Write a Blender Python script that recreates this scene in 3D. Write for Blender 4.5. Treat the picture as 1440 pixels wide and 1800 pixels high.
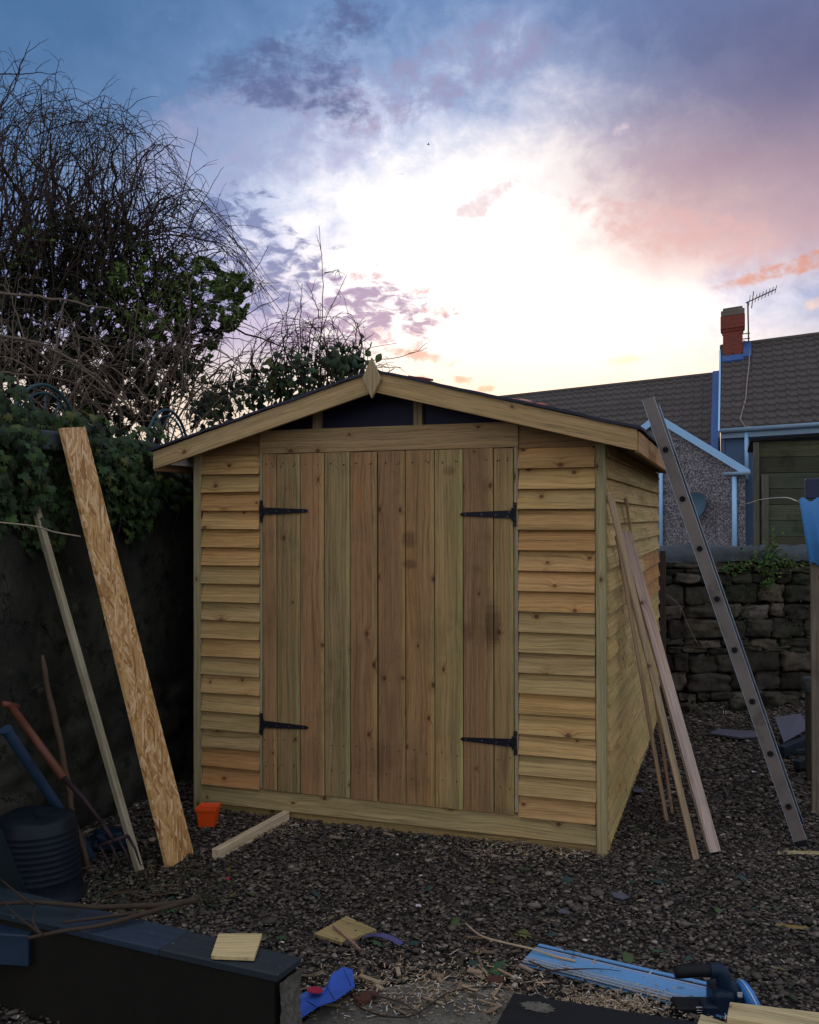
import bpy, bmesh, math, random
import numpy as np
from mathutils import Vector, Matrix, noise as mn
for o in list(bpy.data.objects): bpy.data.objects.remove(o)
random.seed(7); RG = np.random.default_rng(7)
R = math.radians
sc = bpy.context.scene

# ---------------------------------------------------------------- camera
F_PX, YAW, PITCH, ROLL = 1660.2, -.3313, .0059, -.0019
CAM = Vector((2.681, -4.341, 1.5256))
_c, _s = math.cos(YAW), math.sin(YAW)
FW = Vector((_s*math.cos(PITCH), _c*math.cos(PITCH), math.sin(PITCH)))
_r = Vector((_c, -_s, 0)); _u = _r.cross(FW)
RT = _r*math.cos(ROLL)+_u*math.sin(ROLL); UP = -_r*math.sin(ROLL)+_u*math.cos(ROLL)
cd = bpy.data.cameras.new('camera'); cam = bpy.data.objects.new('camera', cd); sc.collection.objects.link(cam)
cam.matrix_world = Matrix(((RT.x, UP.x, -FW.x, CAM.x), (RT.y, UP.y, -FW.y, CAM.y), (RT.z, UP.z, -FW.z, CAM.z), (0, 0, 0, 1)))
cd.sensor_fit = 'HORIZONTAL'; cd.sensor_width = 36; cd.lens = 36*F_PX/1440
cd.clip_start = .05; cd.clip_end = 500
sc.camera = cam
# photo pixel -> world point on a known plane / at a known distance
def ray(x, y): return FW+RT*((x-720)/F_PX)-UP*((y-900)/F_PX)
def pl(x, y, ax, v):
    d = ray(x, y); return CAM+d*((v-CAM[ax])/d[ax])
def G(x, y, z=0): return pl(x, y, 2, z)
def PX(x, y, v): return pl(x, y, 0, v)
def PY(x, y, v): return pl(x, y, 1, v)
def D(x, y, d): return CAM+ray(x, y)*d
# ---------------------------------------------------------------- node helper
class NT:
    def __init__(s, tree): s.t = tree; tree.nodes.clear()
    def n(s, typ, ins=None, **pr):
        nd = s.t.nodes.new(typ)
        for k, v in pr.items(): setattr(nd, k, v)
        for k, v in (ins or {}).items(): s.put(nd.inputs[k], v)
        return nd
    def put(s, sock, v):
        if isinstance(v, bpy.types.NodeSocket): s.t.links.new(v, sock)
        else:
            if sock.type == 'RGBA' and len(v) == 3: v = (*v, 1)
            sock.default_value = v
    def m(s, op, a, b=0., c=0., clamp=False): return s.n('ShaderNodeMath', {0: a, 1: b, 2: c}, operation=op, use_clamp=clamp).outputs[0]
    def mix(s, f, a, b, mode='MIX'): return s.n('ShaderNodeMix', {0: f, 6: a, 7: b}, data_type='RGBA', blend_type=mode, clamp_factor=True).outputs[2]
    def ramp(s, f, stops, interp='LINEAR'):
        nd = s.n('ShaderNodeValToRGB', {0: f}); cr = nd.color_ramp; cr.interpolation = interp
        while len(cr.elements) < len(stops): cr.elements.new(.5)
        for e, (p, c) in zip(cr.elements, stops):
            e.position = p; e.color = (*c, 1) if not isinstance(c, (int, float)) else (c, c, c, 1)
        return nd.outputs[0]
    def noise(s, v, sc, det=3, rough=.55, dist=0): return s.n('ShaderNodeTexNoise', {'Vector': v, 'Scale': sc, 'Detail': det, 'Roughness': rough, 'Distortion': dist}).outputs[0]
    def xyz(s, x, y, z=0.): return s.n('ShaderNodeCombineXYZ', {0: x, 1: y, 2: z}).outputs[0]
    def sep(s, v): return s.n('ShaderNodeSeparateXYZ', {0: v}).outputs
    def smooth(s, x, a, b): return s.n('ShaderNodeMapRange', {0: x, 1: a, 2: b}, interpolation_type='SMOOTHSTEP').outputs[0]
# ---------------------------------------------------------------- world: sunset sky
w = bpy.data.worlds.new('World'); sc.world = w; w.use_nodes = True
N = NT(w.node_tree)
SUN_AZ, SUN_EL = -.17, R(7)      # azimuth from +Y towards +X
dirv = N.n('ShaderNodeTexCoord').outputs['Generated']
sky = N.n('ShaderNodeTexSky', sky_type='NISHITA', sun_disc=False, sun_elevation=R(4), sun_rotation=SUN_AZ, air_density=1.3, dust_density=1.5).outputs[0]
X, Y, Z = N.sep(dirv)
rr = N.m('ADD', N.m('MULTIPLY', X, _c), N.m('MULTIPLY', Y, -_s))
ff = N.m('ADD', N.m('MULTIPLY', X, _s), N.m('MULTIPLY', Y, _c))
az = N.m('ARCTAN2', rr, ff); el = N.m('ARCSINE', Z)
def ae(px, py):
    a = math.atan((px-720)/F_PX); return a, math.atan((905-py)/F_PX*math.cos(a))
def blob(px, py, sx, sy, rot=0.):
    a0, e0 = ae(px, py); sx /= F_PX; sy /= F_PX
    da = N.m('SUBTRACT', az, a0); de = N.m('SUBTRACT', el, e0)
    c, s = math.cos(rot), math.sin(rot)
    u = N.m('MULTIPLY', N.m('ADD', N.m('MULTIPLY', da, c), N.m('MULTIPLY', de, s)), 1/sx)
    v = N.m('MULTIPLY', N.m('ADD', N.m('MULTIPLY', da, -s), N.m('MULTIPLY', de, c)), 1/sy)
    q = N.m('ADD', N.m('MULTIPLY', u, u), N.m('MULTIPLY', v, v))
    return N.m('EXPONENT', N.m('MULTIPLY', q, -1.))
def addup(l):
    r = l[0]
    for x in l[1:]: r = N.m('ADD', r, x)
    return r
sk = N.xyz(N.m('MULTIPLY', az, 1.), N.m('MULTIPLY', el, 1.25), 0.)
n1 = N.noise(sk, 5.5, 6, .6, .3); n2 = N.noise(sk, 22, 7, .66, .3); n3 = N.noise(sk, 62, 6, .66, .2)
# wide gradient around the glow
a0, e0 = ae(900, 470)
da = N.m('DIVIDE', N.m('SUBTRACT', az, a0), .36); de = N.m('DIVIDE', N.m('SUBTRACT', el, e0), .19)
rad = N.m('SQRT', N.m('ADD', N.m('MULTIPLY', da, da), N.m('MULTIPLY', de, de)))
rad = N.m('ADD', rad, N.m('MULTIPLY', N.m('SUBTRACT', N.m('ADD', N.m('MULTIPLY', n1, .6), N.m('MULTIPLY', n2, .4)), .5), 1.7))
base = N.ramp(N.m('DIVIDE', rad, 6.), [(0, (1.4, 1.35, 1.28)), (.09, (1.08, 1.05, 1.06)), (.125, (.64, .71, .90)), (.165, (.30, .42, .68)), (.22, (.125, .25, .50)), (.30, (.05, .15, .35)), (.5, (.22, .28, .46)), (.8, (.62, .64, .74)), (1, (.66, .66, .72))])
# right-hand side turns pink below, slate above
pinkr = N.m('MULTIPLY', N.smooth(N.m('ADD', az, N.m('MULTIPLY', n2, .12)), ae(1000, 0)[0], ae(1330, 0)[0]), N.m('MULTIPLY', N.smooth(el, ae(720, 560)[1], ae(720, 430)[1]), N.m('SUBTRACT', 1., N.smooth(el, ae(720, 330)[1], ae(720, 120)[1]))))
pinkr = N.m('MULTIPLY', pinkr, N.m('SUBTRACT', 1., N.smooth(az, 1., 1.6)))
base = N.mix(N.m('MULTIPLY', pinkr, .8), base, (.60, .37, .40))
base = N.mix(N.m('MULTIPLY', blob(1460, 90, 430, 210), .85), base, (.075, .075, .20))
base = N.mix(N.m('MULTIPLY', blob(20, 40, 380, 200), .6), base, (.035, .13, .30))
base = N.mix(N.m('MULTIPLY', blob(300, 545, 250, 110), .85), base, (.30, .24, .56))
# warm band near the horizon
warm = N.m('MULTIPLY', N.m('SUBTRACT', 1., N.smooth(el, ae(720, 720)[1], ae(720, 540)[1])), N.m('SUBTRACT', 1., N.smooth(N.m('ABSOLUTE', az), .7, 1.5)))
base = N.mix(N.m('MULTIPLY', warm, .75), base, (1.04, .86, .66))
# clouds: noise gated by where the cloud banks stand
def amp(v): return N.m('ADD', N.m('MULTIPLY', N.m('SUBTRACT', v, .5), 2.1), .5)
def bank(blobs, nz, lo, hi, col, amt):
    global base
    d = N.m('ADD', N.m('MULTIPLY', N.m('MINIMUM', addup(blobs), 1.1), .50), N.m('MULTIPLY', nz, .72))
    base = N.mix(N.m('MULTIPLY', N.smooth(d, lo+.09, hi+.12), amt), base, col)
big = amp(N.m('ADD', N.m('MULTIPLY', n1, .35), N.m('ADD', N.m('MULTIPLY', n2, .4), N.m('MULTIPLY', n3, .25))))
mid = amp(N.m('ADD', N.m('MULTIPLY', n2, .55), N.m('MULTIPLY', n3, .45)))
n4 = N.noise(N.xyz(az, N.m('MULTIPLY', el, 2.2), 4.), 46, 7, .6, .5)
vfine = N.m('ADD', N.m('MULTIPLY', N.m('SUBTRACT', N.m('ADD', N.m('MULTIPLY', n4, .75), N.m('MULTIPLY', n2, .25)), .5), 3.2), .5)
fine = amp(N.m('ADD', N.m('MULTIPLY', n3, .7), N.m('MULTIPLY', n2, .3)))
bank([blob(560, 175, 300, 85, .15), blob(330, 300, 230, 90, .3), blob(520, 250, 170, 60)], big, .62, 1.1, (.40, .39, .60), .8)
bank([blob(640, 190, 190, 60, .2), blob(760, 120, 170, 50, .35), blob(900, 70, 120, 70)], mid, .64, 1.0, (.27, .26, .45), .75)
bank([blob(388, 128, 80, 50), blob(487, 90, 52, 34), blob(480, 158, 46, 32), blob(610, 25, 110, 66), blob(560, 130, 70, 30), blob(610, 190, 80, 28)], N.m('ADD', N.m('MULTIPLY', mid, .6), N.m('MULTIPLY', vfine, .4)), .56, .92, (.065, .11, .28), .9)
bank([blob(775, 118, 80, 20, .3), blob(640, 215, 90, 24, .2)], mid, .68, 1., (.46, .33, .46), .7)
bank([blob(400, 378, 75, 44), blob(440, 328, 40, 14), blob(330, 470, 200, 100), blob(470, 480, 130, 75)], vfine, .62, .96, (.13, .19, .42), .9)
bank([blob(640, 515, 130, 55, -.15), blob(540, 590, 170, 50), blob(700, 560, 80, 30)], vfine, .62, .92, (.27, .21, .42), .9)
bank([blob(780, 542, 85, 15, .02), blob(690, 590, 110, 26, -.1), blob(740, 505, 50, 16), blob(640, 480, 60, 14)], fine, .62, .9, (.60, .34, .40), .9)
bank([blob(865, 335, 72, 20, .5), blob(835, 368, 34, 12), blob(1095, 222, 26, 10, .6)], fine, .5, .85, (.66, .55, .62), .75)
bank([blob(1120, 380, 190, 36, -.3), blob(1260, 410, 220, 55, -.12)], mid, .60, 1., (.66, .40, .42), .8)
bank([blob(1200, 250, 240, 70, .2)], big, .66, 1.1, (.42, .36, .48), .7)
bank([blob(1350, 478, 110, 15, .22), blob(1450, 450, 70, 22, .2)], mid, .56, .85, (.60, .25, .20), .92)
bank([blob(1095, 628, 56, 12, .05), blob(1435, 530, 22, 16)], fine, .46, .85, (.95, .66, .50), .7)
bank([blob(722, 663, 60, 11, -.1), blob(814, 661, 24, 8), blob(858, 679, 24, 8), blob(740, 620, 60, 12, -.2)], fine, .46, .75, (.72, .36, .34), .85)
tot = N.mix(1., base, N.mix(1., sky, (.02, .019, .022), 'MULTIPLY'), 'ADD')
bg = N.n('ShaderNodeBackground', {0: tot, 1: 1.})
N.t.links.new(bg.outputs[0], N.n('ShaderNodeOutputWorld').inputs[0])
# ---------------------------------------------------------------- sun (veiled, low, behind the shed)
sl = bpy.data.lights.new('sun', 'SUN'); sl.energy = .5; sl.angle = R(12); sl.color = (1, .78, .6)
so = bpy.data.objects.new('sun', sl); sc.collection.objects.link(so)
sd = Vector((math.sin(SUN_AZ)*math.cos(SUN_EL), math.cos(SUN_AZ)*math.cos(SUN_EL), math.sin(SUN_EL)))
so.rotation_euler = sd.to_track_quat('Z', 'Y').to_euler()
sc.view_settings.view_transform = 'Standard'; sc.view_settings.look = 'None'
sc.view_settings.exposure = 0; sc.view_settings.gamma = 1
sc.render.engine = 'CYCLES'
# ---------------------------------------------------------------- materials
def M(name, fn):
    m = bpy.data.materials.new(name); m.use_nodes = True; n = NT(m.node_tree)
    d = fn(n); disp = d.pop('bump', None)
    b = n.n('ShaderNodeBsdfPrincipled', {k: v for k, v in d.items() if k not in ('bs', 'bd')})
    if disp is not None:
        bp = n.n('ShaderNodeBump', {'Strength': d.get('bs', .5), 'Distance': d.get('bd', .003), 'Height': disp})
        n.t.links.new(bp.outputs[0], b.inputs['Normal'])
    n.t.links.new(b.outputs[0], n.n('ShaderNodeOutputMaterial').inputs[0])
    return m
def gc(n): return n.n('ShaderNodeAttribute', attribute_name='gc').outputs['Vector']
def tint(n): return n.n('ShaderNodeAttribute', attribute_name='tint').outputs['Color']
def wood(knots=.35, contrast=1., stain=0., edge=0., rough=.75, sheen=.3):
    def f(n):
        g = gc(n); u, v, wv = n.sep(g)
        vp = n.xyz(u, v, 0.)
        wob = n.noise(n.xyz(n.m('MULTIPLY', u, .8), n.m('MULTIPLY', v, 2.2), 0.), 2.2, 2)
        vor = n.n('ShaderNodeTexVoronoi', {'Vector': n.xyz(n.m('MULTIPLY', u, .75), v, 0.), 'Scale': 8., 'Randomness': .9}, voronoi_dimensions='2D')
        has = n.m('LESS_THAN', n.sep(vor.outputs['Color'])[0], knots)
        dd = n.m('DIVIDE', vor.outputs['Distance'], n.m('ADD', n.m('MULTIPLY', n.sep(vor.outputs['Color'])[1], .9), .55))
        halo = n.m('MULTIPLY', n.m('EXPONENT', n.m('MULTIPLY', n.m('MULTIPLY', dd, dd), -45.)), has)
        h = n.m('ADD', n.m('ADD', v, n.m('MULTIPLY', wob, .05)), n.m('MULTIPLY', halo, .022))
        g1 = n.noise(n.xyz(n.m('MULTIPLY', u, 1.1), n.m('MULTIPLY', h, 85.), 0.), 1., 5, .72)
        g2 = n.noise(n.xyz(n.m('MULTIPLY', u, 9.), n.m('MULTIPLY', h, 330.), 0.), 1., 3, .7)
        g3 = n.noise(n.xyz(n.m('MULTIPLY', u, .7), n.m('MULTIPLY', v, 7.), 3.), 1.6, 3, .6)
        knot = n.m('MULTIPLY', n.smooth(n.m('ADD', dd, n.m('MULTIPLY', n.m('SUBTRACT', g1, .5), .06)), .085, .035), has)
        gr = n.m('ADD', n.m('MULTIPLY', g1, .62), n.m('MULTIPLY', g2, .38))
        c = n.ramp(gr, [(.36, .38), (.45, .74), (.52, .98), (.64, 1.25)])
        c = n.mix(n.m('MULTIPLY', n.smooth(g3, .48, .66), .5), c, (.60, .62, .55), 'MULTIPLY')
        c = n.mix(n.m('MULTIPLY', n.smooth(g3, .5, .28), .55), c, (1.12, .92, .72), 'MULTIPLY')
        if edge:
            ec = n.n('ShaderNodeAttribute', attribute_name='ec').outputs['Fac']
            e2 = n.m('ADD', ec, n.m('MULTIPLY', n.m('SUBTRACT', n.noise(n.xyz(n.m('MULTIPLY', u, .5), 0., 0.), 3.), .5), .35))
            c = n.mix(n.m('MULTIPLY', n.smooth(e2, .30, .42), edge), c, (1.25, 1.5, 1.35), 'MULTIPLY')
        c = n.mix(1., c, tint(n), 'MULTIPLY')
        c = n.mix(n.m('MULTIPLY', halo, .45), c, n.mix(1., c, (.55, .33, .2), 'MULTIPLY'))
        c = n.mix(n.m('MULTIPLY', knot, .75), c, (.05, .024, .013))
        if stain == .5:
            ox, oy, oz = n.sep(n.n('ShaderNodeTexCoord').outputs['Object'])
            rag = n.noise(n.xyz(n.m('MULTIPLY', ox, 10.), 0., n.m('MULTIPLY', oz, 60.)), 1., 4, .7)
            for sx, sz, wx, wz, am in ((.545, 1.02, .05, .15, .75), (.13, 1.42, .05, .055, .6), (.13, 1.30, .05, .03, .6), (.42, .98, .03, .06, .4), (.33, 1.75, .04, .03, .5), (-.02, .35, .10, .12, .35), (-.38, .32, .08, .14, .3), (.60, .40, .03, .14, .4), (.16, .30, .06, .12, .3)):
                qx = n.m('DIVIDE', n.m('SUBTRACT', ox, sx), wx); qz = n.m('DIVIDE', n.m('SUBTRACT', oz, sz), wz)
                mk = n.m('EXPONENT', n.m('MULTIPLY', n.m('ADD', n.m('MULTIPLY', qx, qx), n.m('MULTIPLY', qz, qz)), -1.))
                c = n.mix(n.m('MULTIPLY', n.smooth(n.m('MULTIPLY', mk, n.m('ADD', rag, .5)), .35, .85), am), c, n.mix(1., c, (.34, .30, .34), 'MULTIPLY'))
        if stain:
            s1 = n.noise(n.n('ShaderNodeTexCoord').outputs['Object'], 2.6, 5, .7)
            c = n.mix(n.m('MULTIPLY', n.smooth(s1, .5, .72), stain), c, n.mix(1., c, (.42, .42, .42), 'MULTIPLY'))
        return {'Base Color': c, 'Roughness': rough, 'Specular IOR Level': sheen, 'bump': n.m('SUBTRACT', gr, n.m('MULTIPLY', knot, .3)), 'bs': .35, 'bd': .002}
    return f
def plain(col, rough=.6, metal=0., var=.25, scale=20., bd=.002, dirt=None, bs=.4):
    def f(n):
        o = n.n('ShaderNodeTexCoord').outputs['Object']
        a = n.noise(o, scale, 5, .65); b = n.noise(o, scale*.15, 3)
        k = n.m('ADD', n.m('MULTIPLY', n.m('SUBTRACT', n.m('ADD', n.m('MULTIPLY', a, .5), n.m('MULTIPLY', b, .5)), .5), var*4), 1.)
        c = n.mix(1., col, n.n('ShaderNodeCombineColor', {0: k, 1: k, 2: k}).outputs[0], 'MULTIPLY')
        if dirt: c = n.mix(n.m('MULTIPLY', n.smooth(n.noise(o, scale*.4, 6, .7), .52, .68), dirt[1]), c, dirt[0])
        return {'Base Color': c, 'Roughness': n.m('ADD', n.m('MULTIPLY', a, .3), rough-.15), 'Metallic': metal, 'Specular IOR Level': .18 if max(col) < .05 else .4, 'bump': a, 'bs': bs, 'bd': bd}
    return f
def tinted(rough=.6, var=.3, scale=30., spec=.3, bd=.001, trans=0.):
    def f(n):
        o = n.n('ShaderNodeTexCoord').outputs['Object']
        isl = n.n('ShaderNodeNewGeometry').outputs['Random Per Island']
        a = n.noise(o, scale, 4, .6)
        k = n.m('MULTIPLY', n.m('ADD', n.m('MULTIPLY', n.m('SUBTRACT', isl, .5), var*2), 1.), n.m('ADD', n.m('MULTIPLY', a, .7), .65))
        c = n.mix(1., tint(n), n.n('ShaderNodeCombineColor', {0: k, 1: k, 2: k}).outputs[0], 'MULTIPLY')
        return {'Base Color': c, 'Roughness': rough, 'Specular IOR Level': spec, 'bump': a, 'bs': .4, 'bd': bd}
    return f
def osb(n):
    g = gc(n); u, v, _ = n.sep(g); c = None
    for i, (rot, off) in enumerate(((.15, 0.), (1.0, 5.3), (-.5, 9.1), (.4, 3.7))):
        cu, su = math.cos(rot), math.sin(rot)
        p = n.m('ADD', n.m('MULTIPLY', u, cu), n.m('MULTIPLY', v, su)); q = n.m('ADD', n.m('MULTIPLY', u, -su), n.m('MULTIPLY', v, cu))
        wv = n.m('MULTIPLY', n.noise(g, 30, 3), .35)
        vo = n.n('ShaderNodeTexVoronoi', {'Vector': n.xyz(n.m('ADD', n.m('MULTIPLY', p, 15.), off), n.m('ADD', n.m('MULTIPLY', q, 85.), wv), 0.), 'Scale': 1.}, voronoi_dimensions='2D')
        r1, r2, r3 = n.sep(vo.outputs['Color'])
        col = n.ramp(r1, [(0, (.30, .15, .055)), (.25, (.50, .30, .115)), (.7, (.68, .46, .21)), (1, (.86, .68, .44))])
        fib = n.noise(n.xyz(n.m('MULTIPLY', p, 30.), n.m('MULTIPLY', q, 500.), 0.), 1., 2)
        col = n.mix(n.m('MULTIPLY', fib, .5), col, n.mix(1., col, (.6, .5, .4), 'MULTIPLY'))
        c = col if c is None else n.mix(n.m('GREATER_THAN', r2, .55), c, col)
    return {'Base Color': n.mix(1., c, tint(n), 'MULTIPLY'), 'Roughness': .7, 'bump': n.sep(c)[0], 'bs': .3, 'bd': .003}
def pebble(n):
    o = n.n('ShaderNodeTexCoord').outputs['Object']
    vo = n.n('ShaderNodeTexVoronoi', {'Vector': o, 'Scale': 42.})
    c = n.ramp(n.sep(vo.outputs['Color'])[0], [(0, (.035, .037, .05)), (.35, (.09, .085, .10)), (.6, (.20, .19, .21)), (1, (.42, .39, .42))])
    c = n.mix(n.m('MULTIPLY', n.noise(o, .8, 4), .3), c, (.13, .125, .14))
    return {'Base Color': c, 'Roughness': .9, 'bump': vo.outputs['Distance'], 'bs': .8, 'bd': .01}
def brick(n):
    g = gc(n)
    br = n.n('ShaderNodeTexBrick', {'Vector': g, 'Color1': (.30, .055, .03, 1), 'Color2': (.20, .035, .022, 1), 'Mortar': (.16, .12, .10, 1), 'Scale': 1., 'Mortar Size': .006, 'Brick Width': .225, 'Row Height': .075})
    c = n.mix(n.m('MULTIPLY', n.noise(g, 12, 4), .5), br.outputs[0], (.16, .03, .02))
    return {'Base Color': c, 'Roughness': .85, 'bump': br.outputs[1], 'bs': -.6, 'bd': .006}
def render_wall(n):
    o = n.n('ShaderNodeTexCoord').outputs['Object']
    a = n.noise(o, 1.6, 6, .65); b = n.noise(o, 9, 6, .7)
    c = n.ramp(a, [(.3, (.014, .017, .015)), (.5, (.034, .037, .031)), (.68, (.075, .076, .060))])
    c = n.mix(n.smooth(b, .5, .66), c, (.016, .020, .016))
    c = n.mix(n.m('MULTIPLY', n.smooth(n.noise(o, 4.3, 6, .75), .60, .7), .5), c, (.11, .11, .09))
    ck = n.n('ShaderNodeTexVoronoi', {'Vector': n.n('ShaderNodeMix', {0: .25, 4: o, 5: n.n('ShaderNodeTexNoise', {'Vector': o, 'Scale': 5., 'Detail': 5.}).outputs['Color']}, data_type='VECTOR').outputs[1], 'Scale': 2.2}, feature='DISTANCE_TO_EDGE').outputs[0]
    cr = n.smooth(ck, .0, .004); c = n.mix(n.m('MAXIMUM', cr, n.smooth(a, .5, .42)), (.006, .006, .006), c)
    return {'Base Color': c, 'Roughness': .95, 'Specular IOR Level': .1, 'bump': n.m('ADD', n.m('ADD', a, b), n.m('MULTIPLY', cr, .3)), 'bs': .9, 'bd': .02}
def soil(n):
    o = n.n('ShaderNodeTexCoord').outputs['Object']
    a = n.noise(o, 3., 6, .7); b = n.noise(o, 60, 5, .7)
    c = n.ramp(a, [(.3, (.014, .011, .009)), (.6, (.03, .024, .02)), (.8, (.045, .042, .032))])
    return {'Base Color': n.mix(b, c, (.04, .033, .027)), 'Roughness': .95, 'bump': b, 'bs': 1., 'bd': .02}
def concrete(n):
    o = n.n('ShaderNodeTexCoord').outputs['Object']
    a = n.noise(o, 5., 6, .7); b = n.noise(o, 70, 5, .75)
    c = n.ramp(a, [(.35, (.07, .068, .058)), (.5, (.13, .125, .105)), (.65, (.19, .185, .155))])
    c = n.mix(n.smooth(b, .5, .62), c, (.06, .055, .045))
    return {'Base Color': c, 'Roughness': .9, 'bump': n.m('ADD', a, b), 'bs': .8, 'bd': .01}
def painted_black(n):
    g = gc(n); u, v, _ = n.sep(g)
    gr = n.noise(n.xyz(n.m('MULTIPLY', u, 3.), n.m('MULTIPLY', v, 70.), 0.), 1., 4, .6)
    pat = n.noise(g, 9., 6, .75)
    c = n.mix(gr, (.012, .018, .025), (.032, .045, .060))
    c = n.mix(n.m('MULTIPLY', n.smooth(n.noise(g, 60., 4, .7), .62, .7), n.smooth(pat, .5, .62)), c, (.28, .32, .34))
    c = n.mix(1., c, tint(n), 'MULTIPLY')
    return {'Base Color': c, 'Roughness': n.m('ADD', .38, n.m('MULTIPLY', gr, .3)), 'Specular IOR Level': .22, 'bump': gr, 'bs': .5, 'bd': .002}
def stone(n):
    isl = n.n('ShaderNodeNewGeometry').outputs['Random Per Island']; o = n.n('ShaderNodeTexCoord').outputs['Object']
    a = n.noise(o, 12, 6, .7); b = n.noise(o, 2.2, 4)
    c = n.ramp(isl, [(0, (.04, .038, .032)), (.4, (.08, .072, .058)), (.75, (.12, .10, .078)), (1, (.17, .155, .135))])
    c = n.mix(n.smooth(a, .4, .65), c, n.mix(1., c, (.5, .52, .5), 'MULTIPLY'))
    c = n.mix(n.m('MULTIPLY', n.smooth(b, .5, .65), .6), c, (.025, .04, .018))
    return {'Base Color': c, 'Roughness': .9, 'Specular IOR Level': .15, 'bump': a, 'bs': 1., 'bd': .02}
def rooftile(n):
    o = n.n('ShaderNodeTexCoord').outputs['Object']; isl = n.n('ShaderNodeNewGeometry').outputs['Random Per Island']
    a = n.noise(o, 2.5, 5, .7); b = n.noise(o, 25, 4, .7)
    c = n.mix(a, (.036, .033, .032), (.105, .095, .090)); c = n.mix(n.m('MULTIPLY', n.smooth(b, .5, .7), .5), c, (.16, .13, .11))
    c = n.mix(n.m('MULTIPLY', isl, .3), c, (.05, .04, .035))
    return {'Base Color': c, 'Roughness': .85, 'bump': b, 'bs': .4, 'bd': .01}
def glassy(n): return {'Base Color': (.016, .019, .042), 'Roughness': .4, 'Specular IOR Level': .12, 'bump': n.noise(n.n('ShaderNodeTexCoord').outputs['Object'], 3, 3), 'bs': .3, 'bd': .02}
def leafmat(spec=.45, rough=.4):
    def f(n):
        isl = n.n('ShaderNodeNewGeometry').outputs['Random Per Island']
        k = n.m('ADD', n.m('MULTIPLY', isl, 1.1), .4)
        c = n.mix(1., tint(n), n.n('ShaderNodeCombineColor', {0: k, 1: k, 2: k}).outputs[0], 'MULTIPLY')
        c = n.mix(n.m('MULTIPLY', n.m('GREATER_THAN', isl, .93), .6), c, (.12, .12, .03))
        return {'Base Color': c, 'Roughness': rough, 'Specular IOR Level': spec}
    return f
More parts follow.
